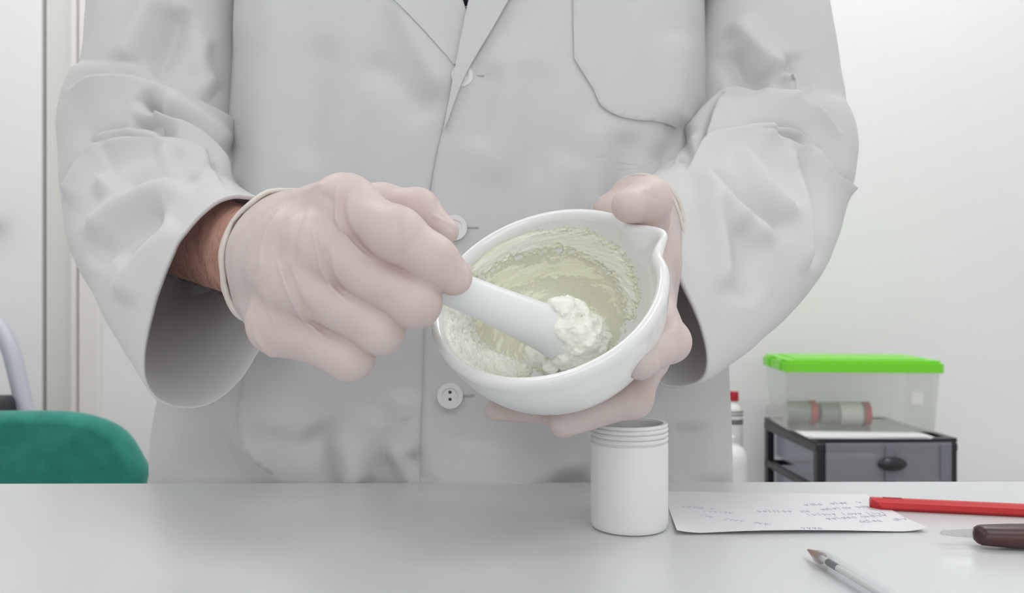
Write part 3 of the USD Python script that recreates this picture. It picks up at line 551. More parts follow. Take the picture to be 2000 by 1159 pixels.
# body inside the clothes: one surface
def body(p):
    d = cone(p, np.array([-.035, .665, .92]), np.array([-.035, .665, 1.28]), .080, .082)
    d = smin(d, cone(p, np.array([-.035, .67, 1.30]), np.array([-.035, .67, 1.34]), .072, .065), .04)
    d = smin(d, cone(p, np.array([-.035, .67, 1.36]), np.array([-.035, .655, 1.48]), .055, .052), .03)
    d = smin(d, cone(p, np.array([-.035, .645, 1.55]), np.array([-.035, .66, 1.62]), .07, .088), .03)
    d = smin(d, cone(p, np.array([-.035, .565, 1.575]), np.array([-.035, .556, 1.553]), .008, .013), .015)
    d = smin(d, cone(p, np.array([-.055, .582, 1.523]), np.array([-.015, .582, 1.523]), .006, .006), .008)
    for sx in (-1, 1):
        d = smin(d, cone(p, np.array([-.035 + sx * .03, .582, 1.59]), np.array([-.035 + sx * .034, .583, 1.59]), .009, .009), .008)
        d = smin(d, cone(p, np.array([-.035 + sx * .083, .655, 1.57]), np.array([-.035 + sx * .086, .66, 1.60]), .008, .012), .01)
        d = smin(d, cone(p, np.array([-.035 + sx * .08, .66, .90]), np.array([-.035 + sx * .09, .66, .50]), .085, .055), .04)
        d = smin(d, cone(p, np.array([-.035 + sx * .09, .66, .50]), np.array([-.035 + sx * .09, .67, .09]), .052, .036), .03)
        d = smin(d, cone(p, np.array([-.035 + sx * .09, .67, .055]), np.array([-.035 + sx * .10, .53, .04]), .036, .03), .02)
    for sh_, el, wr, ux in ((np.array([-.262, .665, 1.30]), EL, WR, up), (np.array([.192, .665, 1.30]), EL2, WL, up2)):
        d = smin(d, cone(p, sh_, el, .040, .034), .03)
        d = smin(d, wrist_sdf(p, el, wr, ux, 0.010, .0245, .0136), .02)
        fw = wr - el; fw /= np.linalg.norm(fw); d = smin(d, cone(p, wr, wr + fw * .02, .013, .009), .006)
    return d
bm = nets(body, (-.36, .36, -.01), (.32, .80, 1.74), 0.006)
bodyo = obj('body', bm, 'skin', person, smooth=True, label='bare wrists showing between gloves and sleeves')
rng = np.random.default_rng(4)
fine = nets(lambda p: smin(wrist_sdf(p, EL, WR, up, 0.010, .0245, .0136), cone(p, np.array([-.262, .665, 1.30]), EL, .045, .034), .02), np.minimum(EL, WR) - .06, np.maximum(EL, WR) + .05, 0.003)
fv, fn_ = np.array(fine.vertices), vnormals(fine); qx, qy = proj(fv)
ok = np.nonzero((qx > 300) & (qx < 520) & (qy > 370) & (qy < 660) & (fn_[:, 1] < 0.3) & (((fv - cut_c) @ cn) < -0.004))[0]
pick = rng.choice(ok, min(520, len(ok)), replace=False); pts, cnt = [], []
for i in pick:
    dirn = ax * 0.5 + np.array([0, 0, -0.8]) + rng.normal(0, .35, 3); dirn -= fn_[i] * (dirn @ fn_[i]); dirn /= np.linalg.norm(dirn); L = rng.uniform(.003, .008)
    for t in (0, .33, .66, 1): pts.append(fv[i] + dirn * L * t + fn_[i] * (0.0008 * math.sin(t * 2.6) + 0.0001))
    cnt.append(4)
hc = UsdGeom.BasisCurves.Define(stage, numbered(path_of(bodyo), 'arm_hair')); hc.CreateTypeAttr('linear'); hc.CreatePointsAttr(Vt.Vec3fArray.FromNumpy(np.array(pts, np.float32))); hc.CreateCurveVertexCountsAttr(Vt.IntArray(cnt))
hc.CreateWidthsAttr(Vt.FloatArray([0.0001])); hc.SetWidthsInterpolation('constant'); UsdShade.MaterialBindingAPI.Apply(hc.GetPrim()).Bind(M['hair']); tag(hc, 'short dark hair on the wrist', kind='stuff')
headhair = nets(lambda p: np.maximum(cone(p, np.array([-.035, .66, 1.60]), np.array([-.035, .67, 1.63]), .092, .095), -(p[..., 2] - 1.58 + (p[..., 1] - .64) * .9)), (-.16, .52, 1.45), (.1, .80, 1.76), .006)
obj('hair', headhair, 'hair', person, smooth=True)
def trousers(p):
    d = None
    for sx in (-1, 1):
        q = smin(cone(p, np.array([-.035 + sx * .085, .66, .88]), np.array([-.035 + sx * .095, .66, .48]), .105, .078), cone(p, np.array([-.035 + sx * .095, .66, .48]), np.array([-.035 + sx * .095, .67, .07]), .076, .062), .04)
        d = q if d is None else smin(d, q, .03)
    return np.maximum(d, .07 - p[..., 2])
obj('trousers', nets(trousers, (-.28, .52, .03), (.21, .80, 1.0), .008), 'trouser_cloth', person, smooth=True)
for sx in (-1, 1):
    sh_ = nets(lambda p: np.maximum(smin(cone(p, np.array([-.035 + sx * .095, .71, .05]), np.array([-.035 + sx * .105, .52, .035]), .046, .042), cone(p, np.array([-.035 + sx * .095, .67, .06]), np.array([-.035 + sx * .095, .67, .09]), .05, .05), .03), -p[..., 2]), (-.23, .44, -.012), (.17, .78, .16), .006)
    obj('shoe', sh_, 'shoe_leather', person, smooth=True)

# ---------------------------------------------------------------- mortar, cream, pestle
MC = P(1064, 562, .375); MS = 1.065; e1 = np.array([.927, 0, .375]); nrm = .665 * np.array([0, -1., 0]) + .747 * np.array([-.375, 0, .927])
e1 -= nrm * (e1 @ nrm) / (nrm @ nrm); e1 /= np.linalg.norm(e1); nrm /= np.linalg.norm(nrm); e2 = np.cross(nrm, e1)
RIM = 0.0525
inner = smooth_profile([(0.0475, -0.0030), (0.0466, -0.0085), (0.0435, -0.019), (0.0365, -0.031), (0.026, -0.039), (0.013, -0.0428), (0.0, -0.0436)], 120)
outer = smooth_profile([(0.0, -0.0500), (0.0265, -0.0502), (0.0285, -0.0490), (0.0300, -0.0462), (0.0365, -0.041), (0.0450, -0.030), (0.0498, -0.018), (0.0520, -0.008), (0.0528, -0.003), (0.0520, -0.0003), (0.0502, 0.0004), (0.0487, -0.0006), (0.0475, -0.0030)], 110)
PH0 = math.radians(7)
def spout(V):
    r = np.hypot(V[:, 0], V[:, 1]); a = np.arctan2(V[:, 1], V[:, 0]) - PH0; a = (a + np.pi) % (2 * np.pi) - np.pi
    dep = np.clip(1 + V[:, 2] / 0.016, 0, 1); dep = dep * dep * (3 - 2 * dep)
    k = 0.0068 * np.exp(-(a / 0.13) ** 2) * dep - 0.0012 * np.exp(-((np.abs(a) - 0.27) / 0.10) ** 2) * dep
    s = (r + k * (r > 0.02)) / np.maximum(r, 1e-9); V = V.copy(); V[:, 0] *= s; V[:, 1] *= s; V[:, 2] -= 0.0016 * np.exp(-(a / 0.10) ** 2) * dep * (r > 0.04); return V
mort = thing('mortar', 'white porcelain mortar with a pouring lip held tilted in gloved hand', 'mortar', MC)
mm_ = lathe(np.vstack([outer, inner[1:]]), 256); mm_.vertices = spout(np.array(mm_.vertices))
rot = lambda m: frame(m, e1 * MS, e2 * MS, nrm * MS, np.zeros(3))
mm_ = rot(mm_)
if mm_.volume < 0: mm_.invert()
obj('bowl', mm_, 'porcelain', mort, smooth=True)
foot = tm(m3.CrossSection.circle(0.0283, 96).extrude(0.0016) - m3.CrossSection.circle(0.0225, 96).extrude(0.01).translate((0, 0, -0.004)))
obj('foot_ring', rot(move(foot, (0, 0, -0.0514))), 'porcelain', mort, smooth=30)
# cream: a layer on the inner wall, thick where it was pushed, thin where it was wiped
n_a, n_s = 560, 200
prof = smooth_profile(inner, n_s); tp = np.gradient(prof, axis=0); tp /= np.linalg.norm(tp, axis=1, keepdims=True); npf = np.column_stack([tp[:, 1], -tp[:, 0]]); npf *= np.sign((npf * np.array([-1, 1.0])).sum(1))[:, None]
aa = np.arange(n_a) * 2 * np.pi / n_a
Rr, Zr = np.broadcast_to(prof[None, :, 0], (n_a, n_s)), np.broadcast_to(prof[None, :, 1], (n_a, n_s))
toW = lambda x, y, z: MC + MS * (x[..., None] * e1 + y[..., None] * e2 + z[..., None] * nrm)
base = spout(np.stack([np.cos(aa)[:, None] * Rr, np.sin(aa)[:, None] * Rr, Zr], -1).reshape(-1, 3)).reshape(n_a, n_s, 3)
Wv = toW(base[..., 0], base[..., 1], base[..., 2]); cx, cy = proj(Wv); cx, cy = cx.ravel(), cy.ravel()
streak = meshkit.fbm(np.column_stack([np.cos(np.repeat(aa, n_s)) * 4, np.sin(np.repeat(aa, n_s)) * 4, np.tile(np.linspace(0, 1, n_s), n_a) * 34]), 4, 8)
fine_n = meshkit.fbm(base.reshape(-1, 3) * 900, 3, 3); lump = meshkit.fbm(base.reshape(-1, 3) * 330, 4, 11)
def inside(poly, edge=6.0):
    """soft membership of the wall points in an outline"""
    from shapely import points, distance
    pg = Polygon(spline(np.array(poly + poly[:1], float), 10 * len(poly))).buffer(0); wob = (fine_n - 0.5) * 26 + (lump - 0.5) * 18
    qx, qy = cx, cy; inn = contains_xy(pg, qx, qy); dist = distance(points(np.column_stack([qx, qy])), pg.exterior); sdist = np.where(inn, dist, -dist) + wob
    return np.clip(sdist / edge, 0, 1)
TOPB = [(905, 505), (925, 488), (960, 466), (1010, 448), (1060, 441), (1120, 442), (1165, 453), (1205, 478), (1235, 515), (1252, 560), (1250, 600), (1222, 640), (1215, 610), (1205, 560), (1180, 530), (1140, 508), (1100, 490), (1050, 498), (1000, 512), (960, 535), (930, 545)]
MIDB = [(940, 545), (1000, 516), (1060, 503), (1110, 497), (1150, 515), (1195, 548), (1215, 590), (1214, 640), (1195, 600), (1165, 565), (1130, 550), (1080, 548), (1030, 560), (1000, 570)]
LOWB = [(845, 575), (885, 598), (915, 618), (922, 640), (930, 665), (955, 682), (985, 692), (1010, 705), (1050, 716), (1000, 750), (920, 735), (865, 700), (838, 650)]
FLRB = [(905, 560), (1000, 560), (1060, 560), (1110, 600), (1090, 720), (1000, 712), (950, 690), (915, 640)]
HEAD = [(1055, 600), (1090, 580), (1140, 590), (1180, 620), (1195, 660), (1170, 700), (1110, 725), (1050, 730)]
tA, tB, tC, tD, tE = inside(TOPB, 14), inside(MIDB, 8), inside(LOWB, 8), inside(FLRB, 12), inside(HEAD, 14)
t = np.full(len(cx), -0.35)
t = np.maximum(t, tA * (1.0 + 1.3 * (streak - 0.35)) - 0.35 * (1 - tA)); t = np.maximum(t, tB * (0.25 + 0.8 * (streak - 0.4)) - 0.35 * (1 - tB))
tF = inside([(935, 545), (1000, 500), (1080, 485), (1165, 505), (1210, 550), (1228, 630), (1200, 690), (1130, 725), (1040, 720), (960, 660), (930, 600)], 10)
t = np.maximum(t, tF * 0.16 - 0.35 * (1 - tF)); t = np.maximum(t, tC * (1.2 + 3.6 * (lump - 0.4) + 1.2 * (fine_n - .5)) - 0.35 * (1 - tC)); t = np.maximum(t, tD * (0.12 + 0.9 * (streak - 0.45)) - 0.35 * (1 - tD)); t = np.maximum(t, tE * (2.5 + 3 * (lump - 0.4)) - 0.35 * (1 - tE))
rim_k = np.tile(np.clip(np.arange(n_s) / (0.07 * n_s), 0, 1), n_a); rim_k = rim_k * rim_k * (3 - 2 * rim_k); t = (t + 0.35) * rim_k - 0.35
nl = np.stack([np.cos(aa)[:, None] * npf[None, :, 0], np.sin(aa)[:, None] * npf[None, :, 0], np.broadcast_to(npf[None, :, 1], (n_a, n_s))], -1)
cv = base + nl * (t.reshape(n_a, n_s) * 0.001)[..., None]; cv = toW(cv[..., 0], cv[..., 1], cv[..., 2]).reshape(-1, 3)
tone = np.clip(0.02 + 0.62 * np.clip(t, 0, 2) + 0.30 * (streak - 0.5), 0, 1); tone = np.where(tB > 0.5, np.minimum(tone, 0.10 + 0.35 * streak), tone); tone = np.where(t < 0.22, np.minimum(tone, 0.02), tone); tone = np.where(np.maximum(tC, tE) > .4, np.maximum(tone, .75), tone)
fcs = grid_faces(n_a, n_s, True)
tq = t[fcs].max(1) > -0.2; cm_ = trimesh.Trimesh(cv, fcs[tq], process=False)
# lump of cream clinging to the pestle head
PA, PB = P(893, 567, .356), P(1112, 661, .386); pz = (PB - PA) / np.linalg.norm(PB - PA)
def lumps(p):
    d = None; r2 = np.random.default_rng(7)
    for px, py, dd, r in ((1098, 606, .377, 28), (1125, 612, .380, 24), (1150, 640, .384, 30), (1130, 660, .378, 42), (1105, 690, .381, 30), (1165, 665, .388, 26), (1080, 600, .379, 17), (1140, 690, .384, 30), (1075, 712, .385, 18), (1095, 640, .374, 26)):
        q = np.linalg.norm(p - P(px, py, dd), axis=-1) - r * dd / F; d = q if d is None else smin(d, q, 0.004)
    pf = p.reshape(-1, 3); return d - ((meshkit.fbm(pf * 260, 3, 2) - .5) * 0.0045 + (meshkit.fbm(pf * 800, 2, 9) - .5) * 0.0010).reshape(d.shape)
c0 = P(1120, 650, .38); lm = nets(lumps, c0 - [.028, .024, .028], c0 + [.028, .026, .026], 0.0006)
pv = cm_.copy(); pv.remove_unreferenced_vertices()
def cream_obj(name, m, tone, parent, smooth=True):
    o = usdkit.mesh(stage, numbered(path_of(parent), name), m, M['cream'], smooth)
    UsdGeom.PrimvarsAPI(o).CreatePrimvar('tone', Sdf.ValueTypeNames.FloatArray, 'vertex').Set(Vt.FloatArray.FromNumpy(np.asarray(tone, np.float32))); return o.GetPrim()
cream = thing('cream', 'pale yellow cream smeared round the inside of the mortar', 'cream')
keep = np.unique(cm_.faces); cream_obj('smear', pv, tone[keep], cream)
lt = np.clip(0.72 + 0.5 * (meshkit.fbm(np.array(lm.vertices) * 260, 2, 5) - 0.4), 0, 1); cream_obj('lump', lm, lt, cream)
tag(cream, kind='stuff')
pe = thing('pestle', 'white porcelain pestle held in the gloved fist with its head in cream', 'pestle', PA)
X_, Y_, Z_ = axis_frame(PA, PB); Lp = np.linalg.norm(PB - PA)
pp = smooth_profile([(0, -0.026), (0.0055, -0.0255), (0.0078, -0.022), (0.0082, -0.010), (0.0083, 0.004), (0.0089, 0.018), (0.0099, 0.032), (0.0112, Lp - 0.014), (0.0130, Lp - 0.004), (0.0138, Lp + 0.003), (0.0125, Lp + 0.009), (0.008, Lp + 0.0125), (0, Lp + 0.0138)], 110)
obj('shaft', frame(lathe(pp, 96), X_, Y_, Z_, np.zeros(3)), 'pestle_porcelain', pe, smooth=True)

# ---------------------------------------------------------------- things on the bench
jc = on_table(1229, 1029); jr = 75 * jc[1] / F; jh = (1029 - 826) * jc[1] / F
jar = thing('ointment_jar', 'open white plastic ointment jar without lid below the mortar', 'jar', jc)
jp = [(0, 0), (jr - 0.003, 0), (jr - 0.0008, 0.0008), (jr, 0.003), (jr, jh * 0.80), (jr - 0.0002, jh * 0.815), (jr - 0.0012, jh * 0.825), (jr - 0.0012, jh), (jr - 0.0026, jh), (jr - 0.0026, 0.003), (0, 0.003)]
obj('pot', lathe(jp, 96), 'jar_plastic', jar, smooth=35)
for k in range(3):
    zt_ = jh * (0.855 + 0.048 * k); ph = np.linspace(0, 2 * np.pi, 97)[:-1]; obj('screw_thread', tube(np.column_stack([np.cos(ph) * (jr - 0.0012), np.sin(ph) * (jr - 0.0012), zt_ + 0 * ph]), 0.0013, 8, True), 'jar_plastic', jar, smooth=True)
obj('rim', lathe([(jr - 0.0028, jh - 0.001), (jr - 0.0004, jh - 0.0012), (jr - 0.0002, jh - 0.0003), (jr - 0.0006, jh + 0.0004), (jr - 0.0024, jh + 0.0004), (jr - 0.0028, jh - 0.001)], 96), 'jar_plastic', jar, smooth=50)
# note
nu_, nv_ = 60, 40
c00, c10, c11, c01 = on_table(1322, 1046), on_table(1812, 1041), on_table(1692, 968), on_table(1296, 962)
uu, vv = np.meshgrid(np.linspace(0, 1, nu_), np.linspace(0, 1, nv_), indexing='ij')
Q = (c00 * ((1 - uu) * (1 - vv))[..., None] + c10 * (uu * (1 - vv))[..., None] + c11 * (uu * vv)[..., None] + c01 * ((1 - uu) * vv)[..., None])
def paper_h(u, v): return 0.0006 + 0.0022 * (1 - v) ** 3 * np.sin(np.clip(u * 1.0, 0, 1) * np.pi) * (1 - .6 * u) + 0.0040 * np.clip((0.12 - u) / 0.12, 0, 1) ** 2 * np.clip(.45 - v, 0, 1) * 1.2 + 0.003 * np.clip((u - .88) / .12, 0, 1) ** 2 * np.clip(.35 - v, 0, 1) * 2
Q[..., 2] = TABLE + paper_h(uu, vv)
note = thing('paper_note', 'small white paper note with faint blue handwriting beside the jar', 'paper', c00)
pvz = Q.reshape(-1, 3) - c00; pf = grid_faces(nu_, nv_); pm = trimesh.Trimesh(pvz, pf, process=False)
if pm.face_normals[:, 2].mean() < 0: pf = pf[:, ::-1]
bot = pvz - [0, 0, 0.00025]; n0 = len(pvz); edge = trimesh.Trimesh(pvz, pf, process=False); be = edge.edges[trimesh.grouping.group_rows(edge.edges_sorted, require_count=1)]
fw = np.vstack([np.column_stack([be[:, 1], be[:, 0], be[:, 0] + n0]), np.column_stack([be[:, 1], be[:, 0] + n0, be[:, 1] + n0])])
obj('sheet', trimesh.Trimesh(np.vstack([pvz, bot]), np.vstack([pf, pf[:, ::-1] + n0, fw]), process=False), 'paper_white', note, smooth=40)
def uv_at(px, py):
    q = on_table(px, py); from scipy.optimize import least_squares
    f = lambda a: ((c00 * (1 - a[0]) * (1 - a[1]) + c10 * a[0] * (1 - a[1]) + c11 * a[0] * a[1] + c01 * (1 - a[0]) * a[1]) - q)[:2]
    return least_squares(f, [.5, .5]).x
rw = np.random.default_rng(21); ink = []
def write(p0, p1, words, hgt, gap=0.3):
    a, b = uv_at(*p0), uv_at(*p1); a3 = lambda u, v: (c00 * (1 - u) * (1 - v) + c10 * u * (1 - v) + c11 * u * v + c01 * (1 - u) * v)
    A3, B3 = a3(*a), a3(*b); L = np.linalg.norm(B3 - A3); dx = (B3 - A3) / L; dy = np.array([-dx[1], dx[0], 0]); x = 0.0
    while x < L:
        n = rw.integers(3, 8)
        for _ in range(n):
            w = hgt * rw.uniform(.55, .9); k = rw.integers(0, 4); t = np.linspace(0, 1, 9)
            if k == 0: g = np.column_stack([.5 + .45 * np.cos(t * 6.0), .5 + .5 * np.sin(t * 6.0)])
            elif k == 1: g = np.column_stack([t * .8, .5 + .5 * np.sin(t * 9)])
            elif k == 2: g = np.column_stack([.2 + .1 * t, 1.5 * t])
            else: g = np.column_stack([.8 * t, np.abs(1 - 2 * t)])
            pts = A3 + dx * (x + g[:, :1] * w) + dy * (g[:, 1:] - .5) * hgt
            for q in pts: 
                pass
            rel = pts - c00; du = np.array([c10 - c00, c01 - c00])[:, :2]; uvq = rel[:, :2] @ np.linalg.inv(du); pts[:, 2] = TABLE + paper_h(np.clip(uvq[:, 0], 0, 1), np.clip(uvq[:, 1], 0, 1)) + 0.00012
            ink.append(tube(pts - c00, 0.00010, 4)); x += w * 1.15
            if x > L: break
        x += hgt * rw.uniform(.8, 2.2)
for p0, p1 in (((1332, 992), (1392, 997)), ((1374, 1002), (1435, 1006)), ((1370, 1010), (1418, 1020)), ((1425, 1020), (1505, 1032)), ((1480, 1003), (1578, 1003)), ((1572, 990), (1682, 984)), ((1605, 999), (1704, 992)), ((1578, 1010), (1735, 1006)), ((1615, 1019), (1730, 1010)), ((1680, 1024), (1768, 1018)), ((1566, 1040), (1598, 1040))):
    write(p0, p1, 3, 0.0034)
obj('handwriting', cat(ink), 'ink', note, smooth=False, label='faint blue handwriting on the paper')
# red pen
ra, rb = on_table(1700, 983, 0.0035), on_table(2000, 997, 0.0035); rd = (rb - ra) / np.linalg.norm(rb - ra); rpn = np.array([-rd[1], rd[0], 0.])
redpen = thing('red_pen', 'red plastic pen lying behind the paper note at right', 'pen', ra * [1, 1, 0] + [0, 0, TABLE])
hexa = m3.CrossSection.circle(0.0036, 8).rotate(22.5).extrude(0.15)
hexa = hexa.trim_by_plane((1.3, 0.9, 1.0), 0.0)
rp = frame(tm(hexa), rpn, np.array([0, 0, 1.]), rd, np.array([0, 0, 0.0034]))
obj('barrel', rp, 'red_plastic', redpen, smooth=25)
obj('slot', frame(rbox(0.0022, 0.0006, 0.010, 0.0003, (0, 0.0034, 0.0115)), rpn, np.array([0, 0, 1.]), rd, np.array([0, 0, 0.0034])), 'red_dark', redpen)
obj('end_cap', frame(tm(m3.Manifold.cylinder(0.012, 0.0034, 0.0028, 24)), rpn, np.array([0, 0, 1.]), rd, np.array([0, 0, 0.0034]) + rd * 0.15), 'red_dark', redpen)
# wooden handled spatula
sa = on_table(1893, 1045, 0.006); sb = on_table(2000, 1047, 0.006); sdv = (sb - sa) * [1, 1, 0]; sdv /= np.linalg.norm(sdv); spn = np.array([-sdv[1], sdv[0], 0])
spat = thing('spatula', 'small spatula with dark brown wooden handle at right edge', 'spatula', [sa[0], sa[1], TABLE])
hd = m3.Manifold.batch_hull([m3.Manifold.sphere(r, 24).scale((1.25, 1, 1)).translate((0, y, z)) for z, y, r in ((0.0065, 0.006, .0048), (0.02, 0.0058, .0056), (0.06, 0.0062, .0060), (0.105, 0.006, .0052))])
sfr = lambda m: frame(m, spn, np.array([0, 0, 1.]), sdv, np.zeros(3))
obj('handle', sfr(tm(hd)), 'wood_dark', spat, smooth=50)
bl = m3.CrossSection([np.array([(-0.0009, -0.0125), (0.0002, -0.0132), (0.0013, -0.0120), (0.0024, 0.004), (-0.0020, 0.004)])]).extrude(0.0010)
q_ = math.radians(62); obj('blade', sfr(move(frame(tm(bl), np.array([math.cos(q_), math.sin(q_), 0.]), np.array([0, 0, 1.]), np.array([math.sin(q_), -math.cos(q_), 0.]), np.zeros(3)), (0, 0.0066, 0))), 'steel', spat, smooth=20, label='short steel blade')
for z in (0.035, 0.075): obj('rivet', sfr(frame(trimesh.creation.cylinder(0.0016, 0.0124, sections=16), np.array([1., 0, 0]), np.array([0, 0, 1.]), np.array([0, -1., 0]), np.array([0, .006, z]))), 'steel', spat)
# clear ball pen
pr = 0.0039; ta = on_table(1578, 1078, pr * .8); tb = on_table(1738, 1172, pr); ta[2] = tb[2] = TABLE; pd = (tb - ta) / np.linalg.norm(tb - ta); pn = np.array([-pd[1], pd[0], 0.])
pen = thing('ball_pen', 'clear plastic ballpoint pen with brown tip lying in front of paper', 'pen', ta); pfr = lambda m: frame(m, pn, np.array([0, 0, 1.]), pd, np.array([0, 0, pr]))
obj('tip', pfr(lathe([(0, 0), (0.0005, 0.0002), (0.0009, 0.002), (0.0027, 0.0098), (0.0027, 0.012), (0, 0.012)], 32)), 'brass', pen, smooth=35, label='brown metal cone tip')
obj('tip_sleeve', pfr(lathe([(0.0028, 0.0085), (0.0036, 0.0125), (0.0037, 0.016), (0.0030, 0.016), (0.0029, 0.012), (0.0028, 0.0085)], 32)), 'pen_clear', pen, smooth=35)
hx_ = m3.CrossSection.circle(pr, 6).extrude(0.128) - m3.CrossSection.circle(0.0024, 24).extrude(0.2).translate((0, 0, -0.01))
obj('barrel', pfr(move(tm(hx_), (0, 0, 0.0135))), 'pen_clear', pen, smooth=20)
obj('refill', pfr(move(trimesh.creation.cylinder(0.0014, 0.118, sections=20), (0, 0, 0.012 + 0.059))), 'white_plastic', pen)
obj('ink_column', pfr(move(trimesh.creation.cylinder(0.00155, 0.008, sections=20), (0, 0, 0.0215))), 'label_print', pen, label='dark stub of ink near the tip')
obj('end_plug', pfr(move(trimesh.creation.cylinder(0.0026, 0.006, sections=20), (0, 0, 0.142))), 'ink', pen)

# ---------------------------------------------------------------- behind the bench: green chair, step stool
gd = 1.32; gp = lambda px, py: P(px, py, gd)
gpts = np.array([(-250, 960), (-246, 900), (-220, 862), (-180, 832), (-130, 814), (-60, 806), (20, 804), (100, 805), (155, 811), (195, 824), (228, 846), (250, 876), (263, 902), (272, 924), (270, 945), (262, 990), (240, 1040), (190, 1075), (0, 1090), (-170, 1075), (-230, 1030)], float)
gx = np.array([gp(a, b) for a, b in gpts]); gcx = gp(14, 0)[0]; gz0 = gx[:, 2].min()
chair = thing('office_chair', 'office chair with a green upholstered backrest behind the bench', 'chair', (gcx, gd, 0))
sec = spline(np.vstack([gx[:, [0, 2]], gx[:1, [0, 2]]]) - [gcx, 0], 160)[:-1]; pg = Polygon(sec).buffer(0)
def pad(poly, y0, th_, rnd, curve=0.35):
    parts = []; steps = 7
    lay = [(k / steps, math.sqrt(max(0, 1 - (2 * k / steps - 1) ** 2))) for k in range(steps + 1)]
    big = np.array(poly.exterior.coords)[:-1]; c = big.mean(0); rows = []
    nn = 200
    for k in range(13):
        a = math.pi * k / 12; off = -rnd * (1 - math.sin(a)) ; q = poly.buffer(off); q = max(q.geoms, key=lambda g: g.area) if hasattr(q, 'geoms') else q
        ring = LineString(q.exterior.coords); cc = np.array([ring.interpolate(t, normalized=True).coords[0] for t in np.linspace(0, 1, nn, endpoint=False)])
        ang = np.arctan2(cc[:, 1] - c[1], cc[:, 0] - c[0]); o = np.argsort(ang); cc = cc[o]; rows.append((cc, y0 + th_ / 2 - th_ / 2 * math.cos(a)))
    for sc_ in (0.75, 0.5, 0.25, 0.02): rows.append((c + (rows[12][0] - c) * sc_, y0 + th_)); rows.insert(0, (c + (rows[0][0] - c) * (sc_ if False else 1), rows[0][1])) if False else None
    fr_ = [(c + (rows[0][0] - c) * sc_, y0) for sc_ in (0.02, 0.25, 0.5, 0.75)]; rows = fr_ + rows
    G = np.array([np.column_stack([r[:, 0], np.full(nn, y), r[:, 1]]) for r, y in rows]); G[..., 1] += curve * (-(G[..., 0]) ** 2)
    V = G.reshape(-1, 3); f = grid_faces(len(rows), nn); I_, J_ = np.meshgrid(np.arange(len(rows) - 1), [nn - 1], indexing='ij'); q = np.stack([I_ * nn + J_, (I_ + 1) * nn + J_, (I_ + 1) * nn, I_ * nn], -1).reshape(-1, 4)
    m = trimesh.Trimesh(V, np.vstack([f, q[:, [0, 1, 2]], q[:, [0, 2, 3]]]), process=False)
    if m.volume < 0: m.invert()
    return m
obj('backrest', pad(pg, -0.02, 0.055, 0.018, -0.5), 'green_cloth', chair, smooth=True, label='green cloth backrest with rounded corners')
obj('back_shell', pad(pg.buffer(-0.012), 0.032, 0.012, 0.005, -0.5), 'black_plastic', chair, smooth=True)
sz = 0.46
obj('seat', rbox(0.44, 0.42, 0.07, 0.03, (0, -0.24 + 0.01, sz)), 'green_cloth', chair, smooth=40)
obj('back_support', tube(spline([(0, 0.05, gz0 + 0.1), (0, 0.065, sz + 0.03), (0, 0.02, sz - 0.05), (0, -0.15, sz - 0.055)], 30), 0.016), 'black_plastic', chair, smooth=40)
obj('column', move(trimesh.creation.cylinder(0.025, sz - 0.13, sections=24), (0, -0.23, (sz - 0.03) / 2 + 0.03)), 'black_plastic', chair)
for k in range(5):
    a = 2 * math.pi * k / 5 + .3; dv = np.array([math.cos(a), math.sin(a), 0]); o = np.array([0, -0.23, 0])
    obj('base_arm', tube(np.array([o + [0, 0, 0.10], o + dv * .15 + [0, 0, .09], o + dv * .27 + [0, 0, .065]]), [0.022, 0.018, 0.014]), 'black_plastic', chair, smooth=40)
    wh = trimesh.creation.cylinder(0.027, 0.03, sections=20); wh.apply_transform(trimesh.transformations.rotation_matrix(math.pi / 2, [1, 0, 0])); obj('castor', move(wh, o + dv * .27 + [0, 0, .027]), 'black_rubber', chair)
# step stool
ld = 1.70; lp = lambda px, py: P(px, py, ld)
lx = lambda px: lp(px, 0)[0]; lcx = lx(-95)
stool = thing('step_stool', 'grey tube framed step stool with black platform beside the door', 'step stool', (lcx, ld, 0))
hw = lx(52) - lcx; topz = lp(0, 600)[2]
arch = [(hw + .075, 0.10, 0.014), (hw + .03, 0.03, 0.45), (lp(49, 800)[0] - lcx, 0, lp(0, 800)[2]), (lp(33, 730)[0] - lcx, 0, lp(0, 730)[2]), (lp(18, 676)[0] - lcx, 0, lp(0, 676)[2]), (lp(-2, 642)[0] - lcx, 0, lp(0, 640)[2]), (lp(-35, 0)[0] - lcx, 0, lp(0, 618)[2])]
arch = arch + [(0, 0, lp(0, 610)[2])] + [(-a, b, c_) for a, b, c_ in arch[::-1]]
ap = spline(arch, 160); tb_ = tube(ap, 0.0175, 14); obj('frame_tube', tb_, 'grey_metal', stool, smooth=True)
pz0 = lp(0, 768)[2]
obj('platform', rbox(2 * (lx(40) - lcx), 0.24, 0.05, 0.012, (0, -0.10, pz0 - 0.03)), 'black_rubber', stool, smooth=40, label='black ribbed platform')
obj('lower_step', rbox(2 * (lx(45) - lcx), 0.20, 0.035, 0.01, (0, -0.20, 0.30)), 'black_rubber', stool, smooth=40)
for sx in (-1, 1):
    obj('front_leg', tube(np.array([(sx * (lx(36) - lcx), -0.06, pz0 - .04), (sx * (lx(40) - lcx), -0.20, 0.30), (sx * (lx(44) - lcx), -0.30, 0.012)]), 0.012), 'grey_metal', stool, smooth=40)
    obj('foot', move(trimesh.creation.cylinder(0.015, 0.03, sections=16), (sx * (lx(44) - lcx), -0.30, 0.015)), 'black_rubber', stool)
    obj('foot', move(trimesh.creation.cylinder(0.017, 0.03, sections=16), (sx * (hw + .075), 0.10, 0.015)), 'black_rubber', stool)

